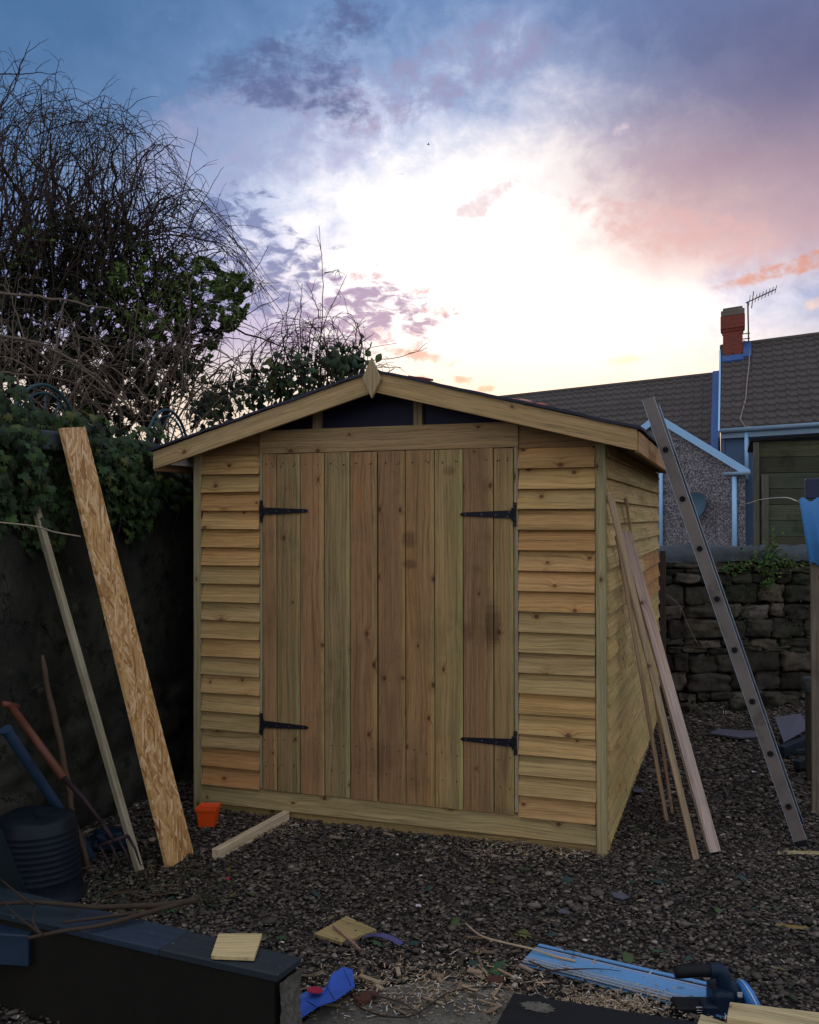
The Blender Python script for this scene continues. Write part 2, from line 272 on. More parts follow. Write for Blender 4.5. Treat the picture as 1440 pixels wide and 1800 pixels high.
MT = dict(
    clad=M('cladding_wood', wood(.42, 1.15)), door=M('door_wood', wood(.22, 1., .5, .75)), trim=M('trim_wood', wood(.30)), batten=M('batten_wood', wood(.10, .8)),
    oldwood=M('old_wood', wood(.04, 1.3, .6)), osb=M('strand_board', osb), iron=M('black_iron', plain((.012, .014, .020), .45, .0, .3, 60)),
    screw=M('screw_zinc', plain((.10, .10, .12), .4, .6, .1)), felt=M('roof_felt', plain((.022, .026, .05), .7, 0, .3, 90, .002)),
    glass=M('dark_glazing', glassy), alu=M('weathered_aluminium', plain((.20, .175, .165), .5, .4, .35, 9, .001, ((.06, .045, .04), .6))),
    aluL=M('ladder_edge_sky_tint', plain((.34, .46, .58), .4, .4, .15, 12, .001)), hole=M('rung_dark', plain((.01, .01, .012), .8)),  # aluL: ladder aluminium lightened and blued, sky sheen put into the colour
    rail=M('sky_tinted_alu', plain((.16, .42, .80), .42, .25, .06, 30, .0005)), railD=M('rail_strip', plain((.008, .02, .06), .5)), railW=M('rail_groove', plain((.55, .66, .78), .35, .4, .05)),  # rail: reflection of the blue sky painted into the aluminium's base colour
    blueplastic=M('blue_plastic', plain((.04, .22, .62), .35, 0, .1, 20, .0005)), navy=M('navy_plastic', plain((.008, .022, .045), .42, 0, .2, 50, .0006)),
    blackplastic=M('black_plastic', plain((.008, .010, .013), .5, 0, .2, 60, .0006)), red=M('red_plastic', plain((.22, .02, .02), .4)), white=M('label_white', plain((.6, .6, .65), .5)),
    orange=M('orange_plastic', plain((.80, .09, .012), .35, 0, .06, 20, .0004)), rubber=M('rubber_tub', plain((.008, .013, .022), .5, 0, .35, 14, .003, ((.03, .04, .05), .4))),
    pole=M('blue_pole', plain((.022, .05, .10), .5, 0, .3, 15)), fork=M('fork_orange', plain((.13, .045, .025), .55, 0, .3, 15)), rust=M('rusty_iron', plain((.035, .022, .028), .6, .3, .3, 40)),
    pebble=M('pebbledash', pebble), brick=M('chimney_brick', brick), lead=M('lead_flashing', plain((.045, .12, .34), .6, 0, .3, 6)), upvc=M('sky_tinted_upvc', plain((.34, .62, .95), .4, 0, .05, 10)),  # upvc: pale trim with a blue skylight tint put into its base colour
    gutter=M('grey_gutter', plain((.22, .34, .46), .45, 0, .15, 10)), bluewall=M('house_render', plain((.10, .17, .30), .85, 0, .25, 3)), tile=M('roof_tile', rooftile), cement=M('cement_cap', plain((.16, .14, .12), .85, 0, .3, 8)),
    stone=M('rubble_stone', stone), mortar=M('dark_mortar', plain((.012, .011, .009), .95, 0, .4, 20)), coping=M('coping_concrete', plain((.055, .070, .085), .85, 0, .6, 7, .03, ((.018, .024, .018), .8), 1.)),
    wall=M('dark_render', render_wall), soil=M('soil', soil), conc=M('concrete', concrete), black=M('painted_black', painted_black),
    corr=M('corrugated_blue', plain((.08, .30, .72), .42, 0, .15, 5, .002, ((.14, .34, .6), .5))), grave=M('gravel_stone', tinted(.8, .55, 60, .25)),
    leaf=M('leaf', leafmat(.22, .5)), dryleaf=M('leaf_litter', leafmat(.3, .55)), bark=M('bark', tinted(.85, .3, 40, .15)), teal=M('teal_ironwork', plain((.012, .06, .075), .45, .1, .2, 30)),
    bluecard=M('blue_card', plain((.03, .10, .48), .5, 0, .1, 20)), redmark=M('red_mark', plain((.34, .015, .05), .6)), greysheet=M('grey_sheet', plain((.085, .09, .13), .7, 0, .2, 6)),
    chips=M('wood_chips', tinted(.75, .4, 40, .2)), wire=M('wire', plain((.25, .24, .22), .5)), dish=M('dish', plain((.04, .10, .15), .5, 0, .2, 8)), aerial=M('aerial_metal', plain((.12, .08, .06), .5, .4)),
    mossy=M('mossy_board', wood(.1, 1.2, .8)), birdm=M('bird_feathers', plain((.02, .02, .025), .8)))
# ---------------------------------------------------------------- mesh helpers
class MB:
    def __init__(s): s.v = []; s.f = []; s.g = []; s.t = []; s.e = []; s.n = 0; s.mi = []
    def add(s, v, f, g=None, tint=(1, 1, 1), e=None, mi=0):
        v = np.asarray(v, float); k = len(v)
        s.v.append(v); s.g.append(v if g is None else np.asarray(g, float)); s.e.append(np.zeros(k) if e is None else np.asarray(e, float))
        t = np.asarray(tint, float); s.t.append(np.tile(t, (k, 1)) if t.ndim == 1 else t)
        s.f += [tuple(i+s.n for i in q) for q in f]; s.mi += [mi]*len(f); s.n += k; return s
    def board(s, c, L, W, T, tint=(1, 1, 1), mi=0):
        c, L, W, T = map(Vector, (c, L, W, T)); lu, lw, lt = L.length, W.length, T.length
        off = Vector((random.uniform(0, 60), random.uniform(0, 20), 0)); v = []; g = []; e = []
        for a in (-1, 1):
            for b in (-1, 1):
                for d in (-1, 1):
                    v.append(c+L*a+W*b+T*d); g.append(Vector((a*lu, b*lw+d*lt*1.3, d*lt))+off); e.append(b*.5)
        if L.cross(W).dot(T) < 0: fs = [(0, 2, 3, 1), (4, 5, 7, 6), (0, 1, 5, 4), (2, 6, 7, 3), (0, 4, 6, 2), (1, 3, 7, 5)]
        else: fs = [(0, 1, 3, 2), (4, 6, 7, 5), (0, 4, 5, 1), (2, 3, 7, 6), (0, 2, 6, 4), (1, 5, 7, 3)]
        return s.add(v, fs, g, tint, e, mi)
    def box(s, a, b, tint=(1, 1, 1), along=0, mi=0):
        a, b = Vector(a), Vector(b); c = (a+b)/2; h = (b-a)/2; ax = [Vector((h.x, 0, 0)), Vector((0, h.y, 0)), Vector((0, 0, h.z))]
        L = ax.pop(along); ax.sort(key=lambda q: -q.length); return s.board(c, L, ax[0], ax[1], tint, mi)
    def beam(s, p0, p1, wd, th, side=(0, 0, 1), tint=(1, 1, 1), mi=0):
        p0, p1 = Vector(p0), Vector(p1); L = (p1-p0)/2; sd = Vector(side); W = (sd-L*(sd.dot(L)/L.dot(L))).normalized(); T = L.cross(W).normalized()
        return s.board((p0+p1)/2, L, W*wd/2, T*th/2, tint, mi)
    def tube(s, pts, rad, sides=6, tint=(1, 1, 1), cap=True, mi=0):
        P = [Vector(p) for p in pts]; n = len(P); v = []; f = []; rs = rad if hasattr(rad, '__len__') else [rad]*n
        ref = Vector((.3, .2, 1)).normalized(); g = []; acc = 0
        for i, p in enumerate(P):
            t = (P[min(i+1, n-1)]-P[max(i-1, 0)]).normalized(); a = t.cross(ref)
            if a.length < .1: a = t.cross(Vector((1, 0, 0)))
            a.normalize(); b = t.cross(a); acc += (p-P[i-1]).length if i else 0
            for k in range(sides):
                q = 2*math.pi*k/sides; v.append(p+(a*math.cos(q)+b*math.sin(q))*rs[i]); g.append((acc, k*.01, 0))
        for i in range(n-1):
            for k in range(sides):
                k2 = (k+1) % sides; f.append((i*sides+k, i*sides+k2, (i+1)*sides+k2, (i+1)*sides+k))
        if cap: f.append(tuple(range(sides-1, -1, -1))); f.append(tuple((n-1)*sides+k for k in range(sides)))
        return s.add(v, f, g, tint, None, mi)
    def prism(s, poly, dvec, tint=(1, 1, 1), mi=0, g=None):
        k = len(poly); P = [Vector(p) for p in poly]; d = Vector(dvec); v = P+[p+d for p in P]
        f = [tuple(range(k-1, -1, -1)), tuple(range(k, 2*k))]+[(i, (i+1) % k, k+(i+1) % k, k+i) for i in range(k)]
        return s.add(v, f, g, tint, None, mi)
    def rock(s, c, h, rot=0., n=4, amp=.12, tint=(1, 1, 1), ex=.55, mi=0):
        idx = {}; v = []; f = []; sd = random.uniform(0, 99)
        def key(i, j, k):
            q = (i, j, k)
            if q not in idx:
                p = Vector((i/n*2-1, j/n*2-1, k/n*2-1)); m = max(abs(p.x), abs(p.y), abs(p.z)); sp = p.normalized()*1.15
                p = p*ex+sp*(1-ex); nz = mn.noise_vector(p*1.3+Vector((sd, sd, 0)))*amp*2+mn.noise_vector(p*3+Vector((0, sd, 9)))*amp
                p = p+nz; p = Vector((p.x*h[0], p.y*h[1], p.z*h[2]))
                if hasattr(rot, 'to_3x3'): p = rot.to_3x3() @ p
                elif rot: p = Matrix.Rotation(rot, 3, 'Z') @ p
                idx[q] = len(v); v.append(p+Vector(c))
            return idx[q]
        for i in range(n):
            for j in range(n):
                for fl, mk in ((0, lambda a, b, c2: (a, b, c2)), (0, lambda a, b, c2: (c2, a, b)), (0, lambda a, b, c2: (b, c2, a))):
                    for z in (0, n):
                        q = [key(*mk(a, b, z)) for a, b in ((i, j), (i+1, j), (i+1, j+1), (i, j+1))]
                        f.append(tuple(q if z else q[::-1]))
        return s.add(v, f, None, tint, None, mi)
    def build(s, name, mat, parent=None, smooth=False, bevel=0., label=None, cat=None, group=None, kind=None, loc=None):
        V = np.concatenate(s.v) if s.v else np.zeros((0, 3)); me = bpy.data.meshes.new(name)
        root = Vector((0, 0, 0)); p = parent
        while p is not None: root += p.location; p = p.parent
        if parent is None: l = Vector(loc) if loc is not None else Vector((V[:, 0].mean(), V[:, 1].mean(), V[:, 2].min()))
        else: l = Vector((0, 0, 0))
        V = V-np.array(root+l)
        me.from_pydata(V.tolist(), [], s.f)
        for nm, dt in (('gc', s.g), ('tint', s.t)):
            at = me.attributes.new(nm, 'FLOAT_VECTOR', 'POINT'); at.data.foreach_set('vector', np.concatenate(dt).astype(np.float32).ravel())
        at = me.attributes.new('ec', 'FLOAT', 'POINT'); at.data.foreach_set('value', np.concatenate(s.e).astype(np.float32))
        for m in (mat if isinstance(mat, (list, tuple)) else [mat]): me.materials.append(MT[m] if isinstance(m, str) else m)
        if any(s.mi): me.polygons.foreach_set('material_index', s.mi)
        if smooth: me.polygons.foreach_set('use_smooth', [True]*len(me.polygons))
        me.update(); o = bpy.data.objects.new(name, me); sc.collection.objects.link(o); o.location = l
        if parent is not None: o.parent = parent
        if bevel: b = o.modifiers.new('bevel', 'BEVEL'); b.width = bevel; b.segments = 1; b.limit_method = 'ANGLE'
        tag(o, label, cat, group, kind); return o
def tag(o, label=None, cat=None, group=None, kind=None):
    for k, v in (('label', label), ('category', cat), ('group', group), ('kind', kind)):
        if v: o[k] = v
def thing(name, loc, label, cat, group=None):
    o = bpy.data.objects.new(name, None); sc.collection.objects.link(o); o.location = loc; o.empty_display_size = .1; tag(o, label, cat, group); return o
U = random.uniform
def jit(c, a=.08): k = 1+U(-a, a); return tuple(x*k*(1+U(-a, a)*.4) for x in c)
def smooth_pts(ctrl, n=12):
    P = [Vector(p) for p in ctrl]; P = [P[0]*2-P[1]]+P+[P[-1]*2-P[-2]]; out = []
    for i in range(1, len(P)-2):
        for k in range(n):
            t = k/n; a, b, c, d = P[i-1:i+3]
            out.append(.5*((2*b)+(c-a)*t+(2*a-5*b+4*c-d)*t*t+(3*b-a-3*c+d)*t**3))
    out.append(P[-2]); return out
# ================================================================ SHED
W_, DEP = 2.13, 3.05
shed = thing('wooden_shed', (W_/2, 0, 0), 'new timber garden shed with double doors and overlapping cladding standing on gravel', 'shed')
CL = [(.57, .365, .150), (.58, .355, .140), (.55, .375, .160), (.61, .40, .165), (.52, .37, .17)]
RED = (.54, .30, .115); GRN = (.34, .30, .16)
def lap_board(mb, x0, x1, z0, z1, tint, y=0., thin=.001, thick=.034):
    # feather-edge board on the front: thick lower edge, thin upper edge
    off = Vector((U(0, 60), U(0, 20), 0)); v = []; g = []
    sag = U(-.002, .002)
    for x, dz in ((x0, 0), (x1, sag)):
        v += [(x, y, z0+dz), (x, y-thick, z0+dz), (x, y-thin, z1+dz), (x, y, z1+dz)]
        g += [off+Vector((x, 0, 0)), off+Vector((x, .004, 0)), off+Vector((x, z1-z0, 0)), off+Vector((x, z1-z0+.004, 0))]
    mb.add(v, [(0, 1, 5, 4), (1, 2, 6, 5), (2, 3, 7, 6), (3, 0, 4, 7), (0, 3, 2, 1), (4, 5, 6, 7)], g, tint)
PIT = .0945
lt = [0, 2, 'r', 3, 'o', 'o', 4, 2, 4, 2, 0, 4, 2, 4, 4, 4, 'r', 'r']; rt = [1, 3, 2, 1, 'r', 0, 'o', 1, 4, 4, 4, 4, 'o', 2, 3, 4, 2, 0]
def tn(k):
    return jit(RED if k == 'r' else (.58, .36, .14) if k == 'o' else CL[k] if k != 4 else (.51, .37, .165), .06)
for nm, x0, x1, seq in (('left_cladding', .047, .387, lt), ('right_cladding', 1.731, 2.085, rt)):
    mb = MB()
    for i in range(18):
        z1 = 1.851-PIT*i; lap_board(mb, x0+U(-.002, .002), x1+U(-.003, .001), z1-PIT-.004+(-.006 if i == 17 else 0), z1+.006, tn(seq[i]), -.004-i*.00005)
    mb.build('cladding_panel', 'clad', shed)
mb = MB()
lap_board(mb, .047, 2.085, .045, .149, (.46, .36, .17), -.004, .010, .024); lap_board(mb, .047, 2.085, -.06, .052, (.40, .29, .12), 0., .004, .012)
mb.build('bottom_board', 'clad', shed)
mb = MB(); mb.box((.02, .004, -.05), (W_-.02, .06, .15)); mb.box((.02, .008, .15), (W_-.02, .05, 1.86)); mb.build('front_frame', 'trim', shed)
# corner posts
for x0 in (0., 2.087):
    mb = MB(); mb.box((x0, -.030, -.045), (x0+.045, .018, 1.86), (.42, .37, .20), 2); mb.build('corner_post', 'trim', shed, bevel=.002)
# jamb strips either side of the doors
for x0, x1, z0 in ((.389, .402, .149), (1.712, 1.729, .155)):
    mb = MB(); mb.box((x0, -.026, z0), (x1, .002, 1.853), (.42, .36, .22), 2); mb.build('door_jamb', 'trim', shed)
# doors
zb, zt = .142, 1.85
cols = [((.235, .155, .085), .07), ((.180, .150, .078), .115), ((.235, .155, .085), .115), ((.205, .178, .096), .12), ((.225, .145, .080), .125),
        ((.195, .130, .072), .125), ((.215, .148, .078), .13), ((.24, .20, .105), .125), ((.185, .128, .072), .13), ((.21, .165, .088), .085)]
def door(bs, x0, x1, nm):
    tw = sum(b[1] for b in bs); k = (x1-x0)/tw; mb = MB(); x = x0
    for i, (c, wd) in enumerate(bs):
        xe = x+wd*k; dy = U(-.002, .002)
        mb.board(((x+xe)/2, -.018+dy, (zt+zb)/2+U(-.002, .002)), (0, 0, (zt-zb)/2), ((xe-x)/2-.0021, 0, 0), (0, .011, 0), jit(((c[0]*.95+.012)*1.78, (c[1]*.9+.014)*1.58, (c[2]*.9+.008)*1.36), .04))
        for z in (zt-.055, zt-.058, .40, .27):
            for q in (.25, .75):
                xx = x+(xe-x)*q+U(-.008, .008); zz = z+U(-.008, .008); mb.box((xx-.0028, -.0315, zz-.003), (xx+.0028, -.028, zz+.003), mi=1)
        x = xe
    return mb.build('door', ('door', 'iron'), shed, bevel=.0015)
d1 = door(cols[:5], .404, 1.030, 'l'); d2 = door(cols[5:], 1.034, 1.710, 'r')
def hinge(par, xe, z, sgn, ln):
    mb = MB(); y = -.0335
    # vertical strap
    mb.box((xe-.007, y-.003, z-.055), (xe+.007, y+.004, z+.055), mi=0)
    mb.tube([(xe+sgn*.011, y-.004, z-.03), (xe+sgn*.011, y-.004, z+.03)], .005, 8)
    a = .019; poly = [(xe+sgn*.012, y-.0025, z-a), (xe+sgn*ln, y-.0025, z-.008), (xe+sgn*(ln+.01), y-.0025, z), (xe+sgn*ln, y-.0025, z+.009), (xe+sgn*.012, y-.0025, z+a)]
    if sgn < 0: poly = poly[::-1]
    mb.prism(poly, (0, .004, 0))
    sb = mb
    for q, dz in ((.10, .011), (.13, -.012), (.35, -.002), (.62, 0), (.93, 0)):
        xx = xe+sgn*ln*q; sb.tube([(xx, y-.0045, z+dz), (xx, y-.002, z+dz)], .0042, 8, mi=1)
    for dz in (-.045, -.02, .03, .046): sb.tube([(xe, y-.0055, z+dz), (xe, y-.003, z+dz)], .003, 6, mi=1)
    mb.build('hinge', ('iron', 'screw'), par)
for d, xe, sg in ((d1, .398, 1), (d2, 1.716, -1)):
    for z, ln in ((1.56, .255), (.475, .255)): hinge(d, xe, z if sg > 0 else (1.54 if z > 1 else .478), sg, ln)
# gable: header beam, side wedges, dark glazing, studs
def rz(x): return 2.19-.272*abs(x-1.065)
mb = MB(); mb.box((.385, -.024, 1.853), (1.731, .004, 1.972), (.46, .32, .16)); mb.build('header_beam', 'trim', shed, bevel=.002)
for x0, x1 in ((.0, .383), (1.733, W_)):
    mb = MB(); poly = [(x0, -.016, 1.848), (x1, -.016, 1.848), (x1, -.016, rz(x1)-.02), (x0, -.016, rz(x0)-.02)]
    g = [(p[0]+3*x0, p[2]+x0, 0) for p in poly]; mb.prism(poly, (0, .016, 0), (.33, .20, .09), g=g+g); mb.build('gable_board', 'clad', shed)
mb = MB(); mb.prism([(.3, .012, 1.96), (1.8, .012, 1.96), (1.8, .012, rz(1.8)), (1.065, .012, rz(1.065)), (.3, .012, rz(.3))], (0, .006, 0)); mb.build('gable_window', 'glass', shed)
for x in (.70, 1.235): mb = MB(); mb.box((x-.022, -.012, 1.972), (x+.022, .012, rz(x)-.0), (.36, .27, .15), 2); mb.build('gable_stud', 'trim', shed)
# side, back walls
def side_wall(xs, sg, nm):
    mb = MB(); rows = 19; pit = 1.86/rows+.0015
    for i in range(rows+1):
        z0 = -.055+i*.1035
        if z0 > 1.86: break
        z1 = min(z0+.111, 1.87); y = .02
        while y < DEP-.01:
            ln = random.choice((.3, .4, .55, .7, 1.1)) if i < rows-2 else random.choice((1.2, 1.7)); ye = min(y+ln, DEP)
            if DEP-ye < .15: ye = DEP
            off = Vector((U(0, 60), U(0, 20), 0)); v = []; g = []; t = jit((.60, .45, .19), .06) if not (9 < i < 13 and ye > 2.0) else jit((.56, .30, .11), .05)
            th = .018+U(-.001, .002)
            for yy in (y+.001, ye-.001):
                v += [(xs, yy, z0), (xs+sg*(th+.010), yy, z0), (xs+sg*.004, yy, z1), (xs, yy, z1)]
                g += [off+Vector((yy, 0, 0)), off+Vector((yy, .004, 0)), off+Vector((yy, z1-z0, 0)), off+Vector((yy, z1-z0+.004, 0))]
            mb.add(v, [(4, 5, 1, 0), (5, 6, 2, 1), (6, 7, 3, 2), (7, 4, 0, 3), (1, 2, 3, 0), (7, 6, 5, 4)], g, t); y = ye
    mb.build('side_wall', 'clad', shed)
side_wall(W_-.012, 1, 'r'); side_wall(.012, -1, 'l')
mb = MB(); mb.box((.03, DEP-.03, -.05), (W_-.03, DEP, 1.95), (.4, .3, .16)); mb.build('back_wall', 'clad', shed)
for x0 in (.0, 2.087):
    mb = MB(); mb.box((x0, DEP, -.045), (x0+.045, DEP+.04, 1.86), (.42, .37, .20), 2); mb.build('corner_post', 'trim', shed)
# barge boards, fascia, felt, finial
YB = -.165; EX0, EX1 = -.155, 2.285; PK = 1.068
ZT0, ZT1, ZP = 1.868, 1.905, 2.218
for xe, ze, tn_ in ((EX0, ZT0, (.50, .36, .18)), (EX1, ZT1, (.50, .35, .165))):
    mb = MB(); hgt = .093; poly = [(xe, YB, ze-hgt), (PK, YB, ZP-hgt-.004), (PK, YB, ZP), (xe, YB, ze)]; off = U(0, 30)
    g = [(abs(p[0]-PK)+off, i_*.09+off, 0) for p, i_ in zip(poly, (0, 0, 1, 1))]
    if xe > PK: poly = poly[::-1]; g = g[::-1]
    mb.prism(poly, (0, .02, 0), tn_, g=g+[(q[0], q[1]+.02, 0) for q in g]); mb.build('barge_board', 'trim', shed, bevel=.002)
for xe, ze in ((EX0, ZT0), (EX1, ZT1)):
    sg = 1 if xe > 1 else -1
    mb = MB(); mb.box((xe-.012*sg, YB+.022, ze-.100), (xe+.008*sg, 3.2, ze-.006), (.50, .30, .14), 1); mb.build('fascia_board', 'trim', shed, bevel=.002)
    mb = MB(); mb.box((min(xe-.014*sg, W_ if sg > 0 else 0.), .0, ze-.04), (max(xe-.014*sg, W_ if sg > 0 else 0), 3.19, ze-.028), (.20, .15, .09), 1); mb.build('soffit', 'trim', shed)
for xe, ze in ((EX0, ZT0), (EX1, ZT1)):
    mb = MB(); sg = 1 if xe > 1 else -1; nx, ny = 26, 20; v = []; f = []
    for j in range(ny+1):
        y = YB-.012+(3.23-YB+.012)*j/ny
        for i in range(nx+1):
            t = i/nx; x = PK+(xe+sg*.02-PK)*t; z = ZP+.006+(ze+.002-ZP)*t+mn.noise(Vector((x*5, y*3, sg)))*.006+(.004*mn.noise(Vector((x*19, y*9, sg))) if j == 0 else 0)
            v.append((x, y+mn.noise(Vector((x*6, 1, sg)))*.004 if j == 0 else y, z+.004))
    k = len(v); v += [(a, b, c-.012) for a, b, c in v]
    for j in range(ny):
        for i in range(nx):
            a = j*(nx+1)+i; q = (a, a+1, a+nx+2, a+nx+1); q = q if sg > 0 else q[::-1]; f.append(q); f.append(tuple(k+r for r in q[::-1]))
    for i in range(nx): q = (i, k+i, k+i+1, i+1); f.append(q if sg > 0 else q[::-1])
    for j in range(ny): a = j*(nx+1)+nx; q = (a, k+a, k+a+nx+1, a+nx+1); f.append(q if sg > 0 else q[::-1])
    mb.add(v, f); mb.build('roof_felt', 'felt', shed, smooth=False)
mb = MB(); mb.box((EX0+.06, -.14, 1.80), (EX0+.1, 3.1, 1.84)); mb.build('roof_batten', 'trim', shed)
mb = MB(); cx, cz = PK-.005, 2.187
poly = [(cx, YB-.002, cz-.098), (cx+.047, YB-.002, cz-.008), (cx, YB-.002, cz+.092), (cx-.047, YB-.002, cz)][::1]
mb.add([(cx, YB-.022, cz-.098), (cx+.048, YB-.022, cz-.008), (cx, YB-.022, cz+.096), (cx-.048, YB-.022, cz), (cx, YB-.003, cz-.098), (cx+.048, YB-.003, cz-.008), (cx, YB-.003, cz+.096), (cx-.048, YB-.003, cz)],
       [(0, 1, 2, 3), (7, 6, 5, 4), (0, 4, 5, 1), (1, 5, 6, 2), (2, 6, 7, 3), (3, 7, 4, 0)], [(z+9, x, 0) for x, z in ((0, 0), (.05, .09), (0, .19), (-.05, .09))]*2, (.42, .33, .18))
mb.build('finial', 'trim', shed, bevel=.002)
# scraps lying on the roof felt
for (px, py, ln, c, nm, lb) in ((737, 662, .10, (.16, .03, .03), 'felt_scrap', 'dark red offcut of felt lying near the shed ridge'), (915, 703, .07, (.5, .25, .2), 'plastic_scrap', 'small pink scrap lying halfway down the shed roof'), (945, 711, .05, (.4, .12, .1), 'tape_scrap', 'tiny red scrap right of the pink scrap on the shed roof')):
    p = PY(px, py, .05); p.z = ZP-(ZP-ZT1)*(p.x-PK)/(EX1-PK)+.022; mb = MB(); dx = Vector((1, .15, -.25)).normalized()*ln/2
    mb.prism([p-dx+Vector((0, -.02, 0)), p+dx+Vector((0, -.02, .004)), p+dx+Vector((.01, .04, .01)), p+Vector((0, .05, .012)), p-dx+Vector((0, .03, .002))], (0, 0, .010), c); mb.build(nm, 'chips', label=lb, cat='scrap')
p0 = PY(560, 686, .1); mb = MB(); q = [PY(a, b, .12) for a, b in ((520, 697), (548, 684), (585, 680), (575, 688))]
mb.prism([x-Vector((0, .0, .004)) for x in q], (0, .12, -.004)); mb.build('felt_offcut', 'felt', label='curled dark blue felt offcut lying on the left shed roof slope', cat='felt offcut')

# ================================================================ ladder
ladder = thing('aluminium_ladder', (2.974, .35, 0), 'weathered aluminium ladder leaning on the right eave of the shed', 'ladder')
lf, ltop = Vector((2.974, .35, 0)), PY(1139, 700, .35)
ld = (ltop-lf).normalized(); lw = Vector((0, 1, 0)); lp = ld.cross(lw).normalized()
if lp.x < 0: lp = -lp
for yo in (0., .40):
    o_ = Vector((0, yo, 0)); mb = MB(); a, b = lf+o_, ltop+o_
    # C channel: web + two flanges
    mb.board((a+b)/2, (b-a)/2, lp*.027, (0, .0015, 0), mi=0)
    s_ = 1 if yo == 0 else -1
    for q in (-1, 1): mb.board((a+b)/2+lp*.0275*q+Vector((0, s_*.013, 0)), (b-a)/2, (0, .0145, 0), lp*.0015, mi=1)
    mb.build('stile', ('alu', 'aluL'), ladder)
    mb = MB(); mb.board(a+ld*.02+Vector((0, s_*.012, 0)), ld*.022, lp*.030, (0, .016, 0)); mb.build('foot_cap', 'blackplastic', ladder, bevel=.004)
nr = 10; L_ = (ltop-lf).length
hp = [D(x, y, 1) for x, y in ((1150, 745), (1380, 1425))]
for i in range(nr):
    t = (.20+i*.2493)
    if t > L_-.05: break
    c = lf+ld*t; mb = MB(); mb.tube([c-Vector((0, .004, 0)), c+Vector((0, .404, 0))], .0175, 16, cap=False); r = mb.build('rung', 'alu', ladder, smooth=True)
    for y_ in (-.0035, .4035): mb = MB(); mb.tube([c+Vector((0, y_-.001, 0)), c+Vector((0, y_+.001, 0))], .0135, 14); mb.build('rung_hole_shade', 'hole', r)  # solid dark disc paints in the shade inside the rung's open end

# ================================================================ timber leaning on the shed side
def lean(name, top, foot, wd, th, tint_, label, side=(0, 1, 0), mat='batten', xw=2.15, cat='batten', group='battens leaning on the shed side', ext=0.):
    a, b = PX(*top, xw), G(*foot); b.z += .004; mb = MB(); mb.beam(b, a, wd, th, side, tint_); return mb.build(name, mat, label=label, cat=cat, group=group, bevel=.0015, loc=b)
lean('timber_batten', (1099, 936), (1256, 1500), .052, .034, (.54, .43, .38), 'thickest pale timber leaning on the shed side, nearest the ladder', (1, .35, 0))
lean('timber_batten', (1072, 868), (1224, 1512), .028, .018, (.44, .33, .21), 'thin batten with the highest top end by the shed corner', (1, .4, 0))
lean('timber_batten', (1085, 941), (1172, 1445), .018, .014, (.42, .30, .20), 'thin batten whose foot is nearest the shed corner', (1, .4, 0))
lean('timber_batten', (1100, 875), (1182, 1430), .030, .012, (.40, .25, .15), 'reddish batten farthest back along the shed side', (0, 1, 0))
lean('timber_batten', (1091, 981), (1216, 1470), .022, .010, (.33, .19, .12), 'dark narrow strip tucked behind the thickest timber', (0, 1, 0))

# ================================================================ left garden wall
WX = -.35
gwl = thing('garden_wall', (WX, 1, 0), 'tall dark rendered garden wall left of the shed', 'wall')
mb = MB(); ny, nz = 220, 60; v = []; f = []
for j in range(nz+1):
    for i in range(ny+1):
        y = -2.6+7.0*i/ny; z = -.1+1.95*j/nz; bulge = .05 if z < .55 else 0
        d = mn.noise(Vector((y*1.5, z*1.5, 0)))*.02+mn.noise(Vector((y*7, z*7, 3)))*.007
        low = max(0, min(1, (.62+.15*mn.noise(Vector((y*2, 0, 5)))-z)/.04))
        cell = mn.voronoi(Vector((y*2.6, z*5.5, .0)))[0]; d += low*(-.035+min(.035, (cell[1]-cell[0])*.12))
        v.append((WX+d-.01, y, z))
for j in range(nz):
    for i in range(ny): a = j*(ny+1)+i; f.append((a, a+1, a+ny+2, a+ny+1))
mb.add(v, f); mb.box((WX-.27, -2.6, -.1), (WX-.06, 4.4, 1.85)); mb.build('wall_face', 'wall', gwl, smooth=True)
for i in range(12):
    y = -2.6+i*.58; mb = MB(); mb.rock((WX-.13, y+.28, 1.885), (.19, .283, .045), 0., 6, .03, ex=.92); mb.build('coping_stone', 'coping', gwl, smooth=True)

# ================================================================ OSB, batten, stick, fork, pole, tub
def leanboard(name, tl, tr, bl, br, th, mat, label, cat, tint_=(1, 1, 1), z0=.003):
    P = [Vector(q) for q in (bl, br, tr, tl)]; nrm = (P[1]-P[0]).cross(P[3]-P[0]).normalized(); mb = MB(); ln = (P[3]-P[0]).length; wd = (P[1]-P[0]).length; o_ = U(0, 9)
    g = [(o_, 0, 0), (o_, wd, 0), (o_+ln, wd, 0), (o_+ln, 0, 0)]
    mb.prism(P, -nrm*th, tint_, g=g+[(q[0], q[1]+.02, 0) for q in g]); return mb.build(name, mat, label=label, cat=cat, bevel=.001, loc=(P[0]+P[1])/2)
tl, tr = PX(108, 752, -.25), PX(150, 750, -.26); bl, br = G(297, 1529), G(341, 1500)
wv = (tr-tl)
leanboard('strand_board', tl, tr, bl, br, .018, 'osb', 'tall narrow strand board leaning on the ivy-topped wall', 'board', (1.05, 1.0, .95))
a, b = PX(60, 884, -.30), G(246, 1534); mb = MB(); mb.beam(b+Vector((0, 0, .004)), a, .034, .026, (0, 1, 0), (.40, .36, .25)); mb.build('timber_batten', 'oldwood', label='weathered batten with a split top leaning between the strand board and the fork', cat='batten', bevel=.002, loc=b)
def stickpts(a, b, n=14, w=.008):
    a, b = Vector(a), Vector(b); s_ = U(0, 50); return [a.lerp(b, i/n)+Vector((mn.noise(Vector((i*.35, s_, 0))), mn.noise(Vector((i*.35, s_, 7))), 0))*w*2 for i in range(n+1)]
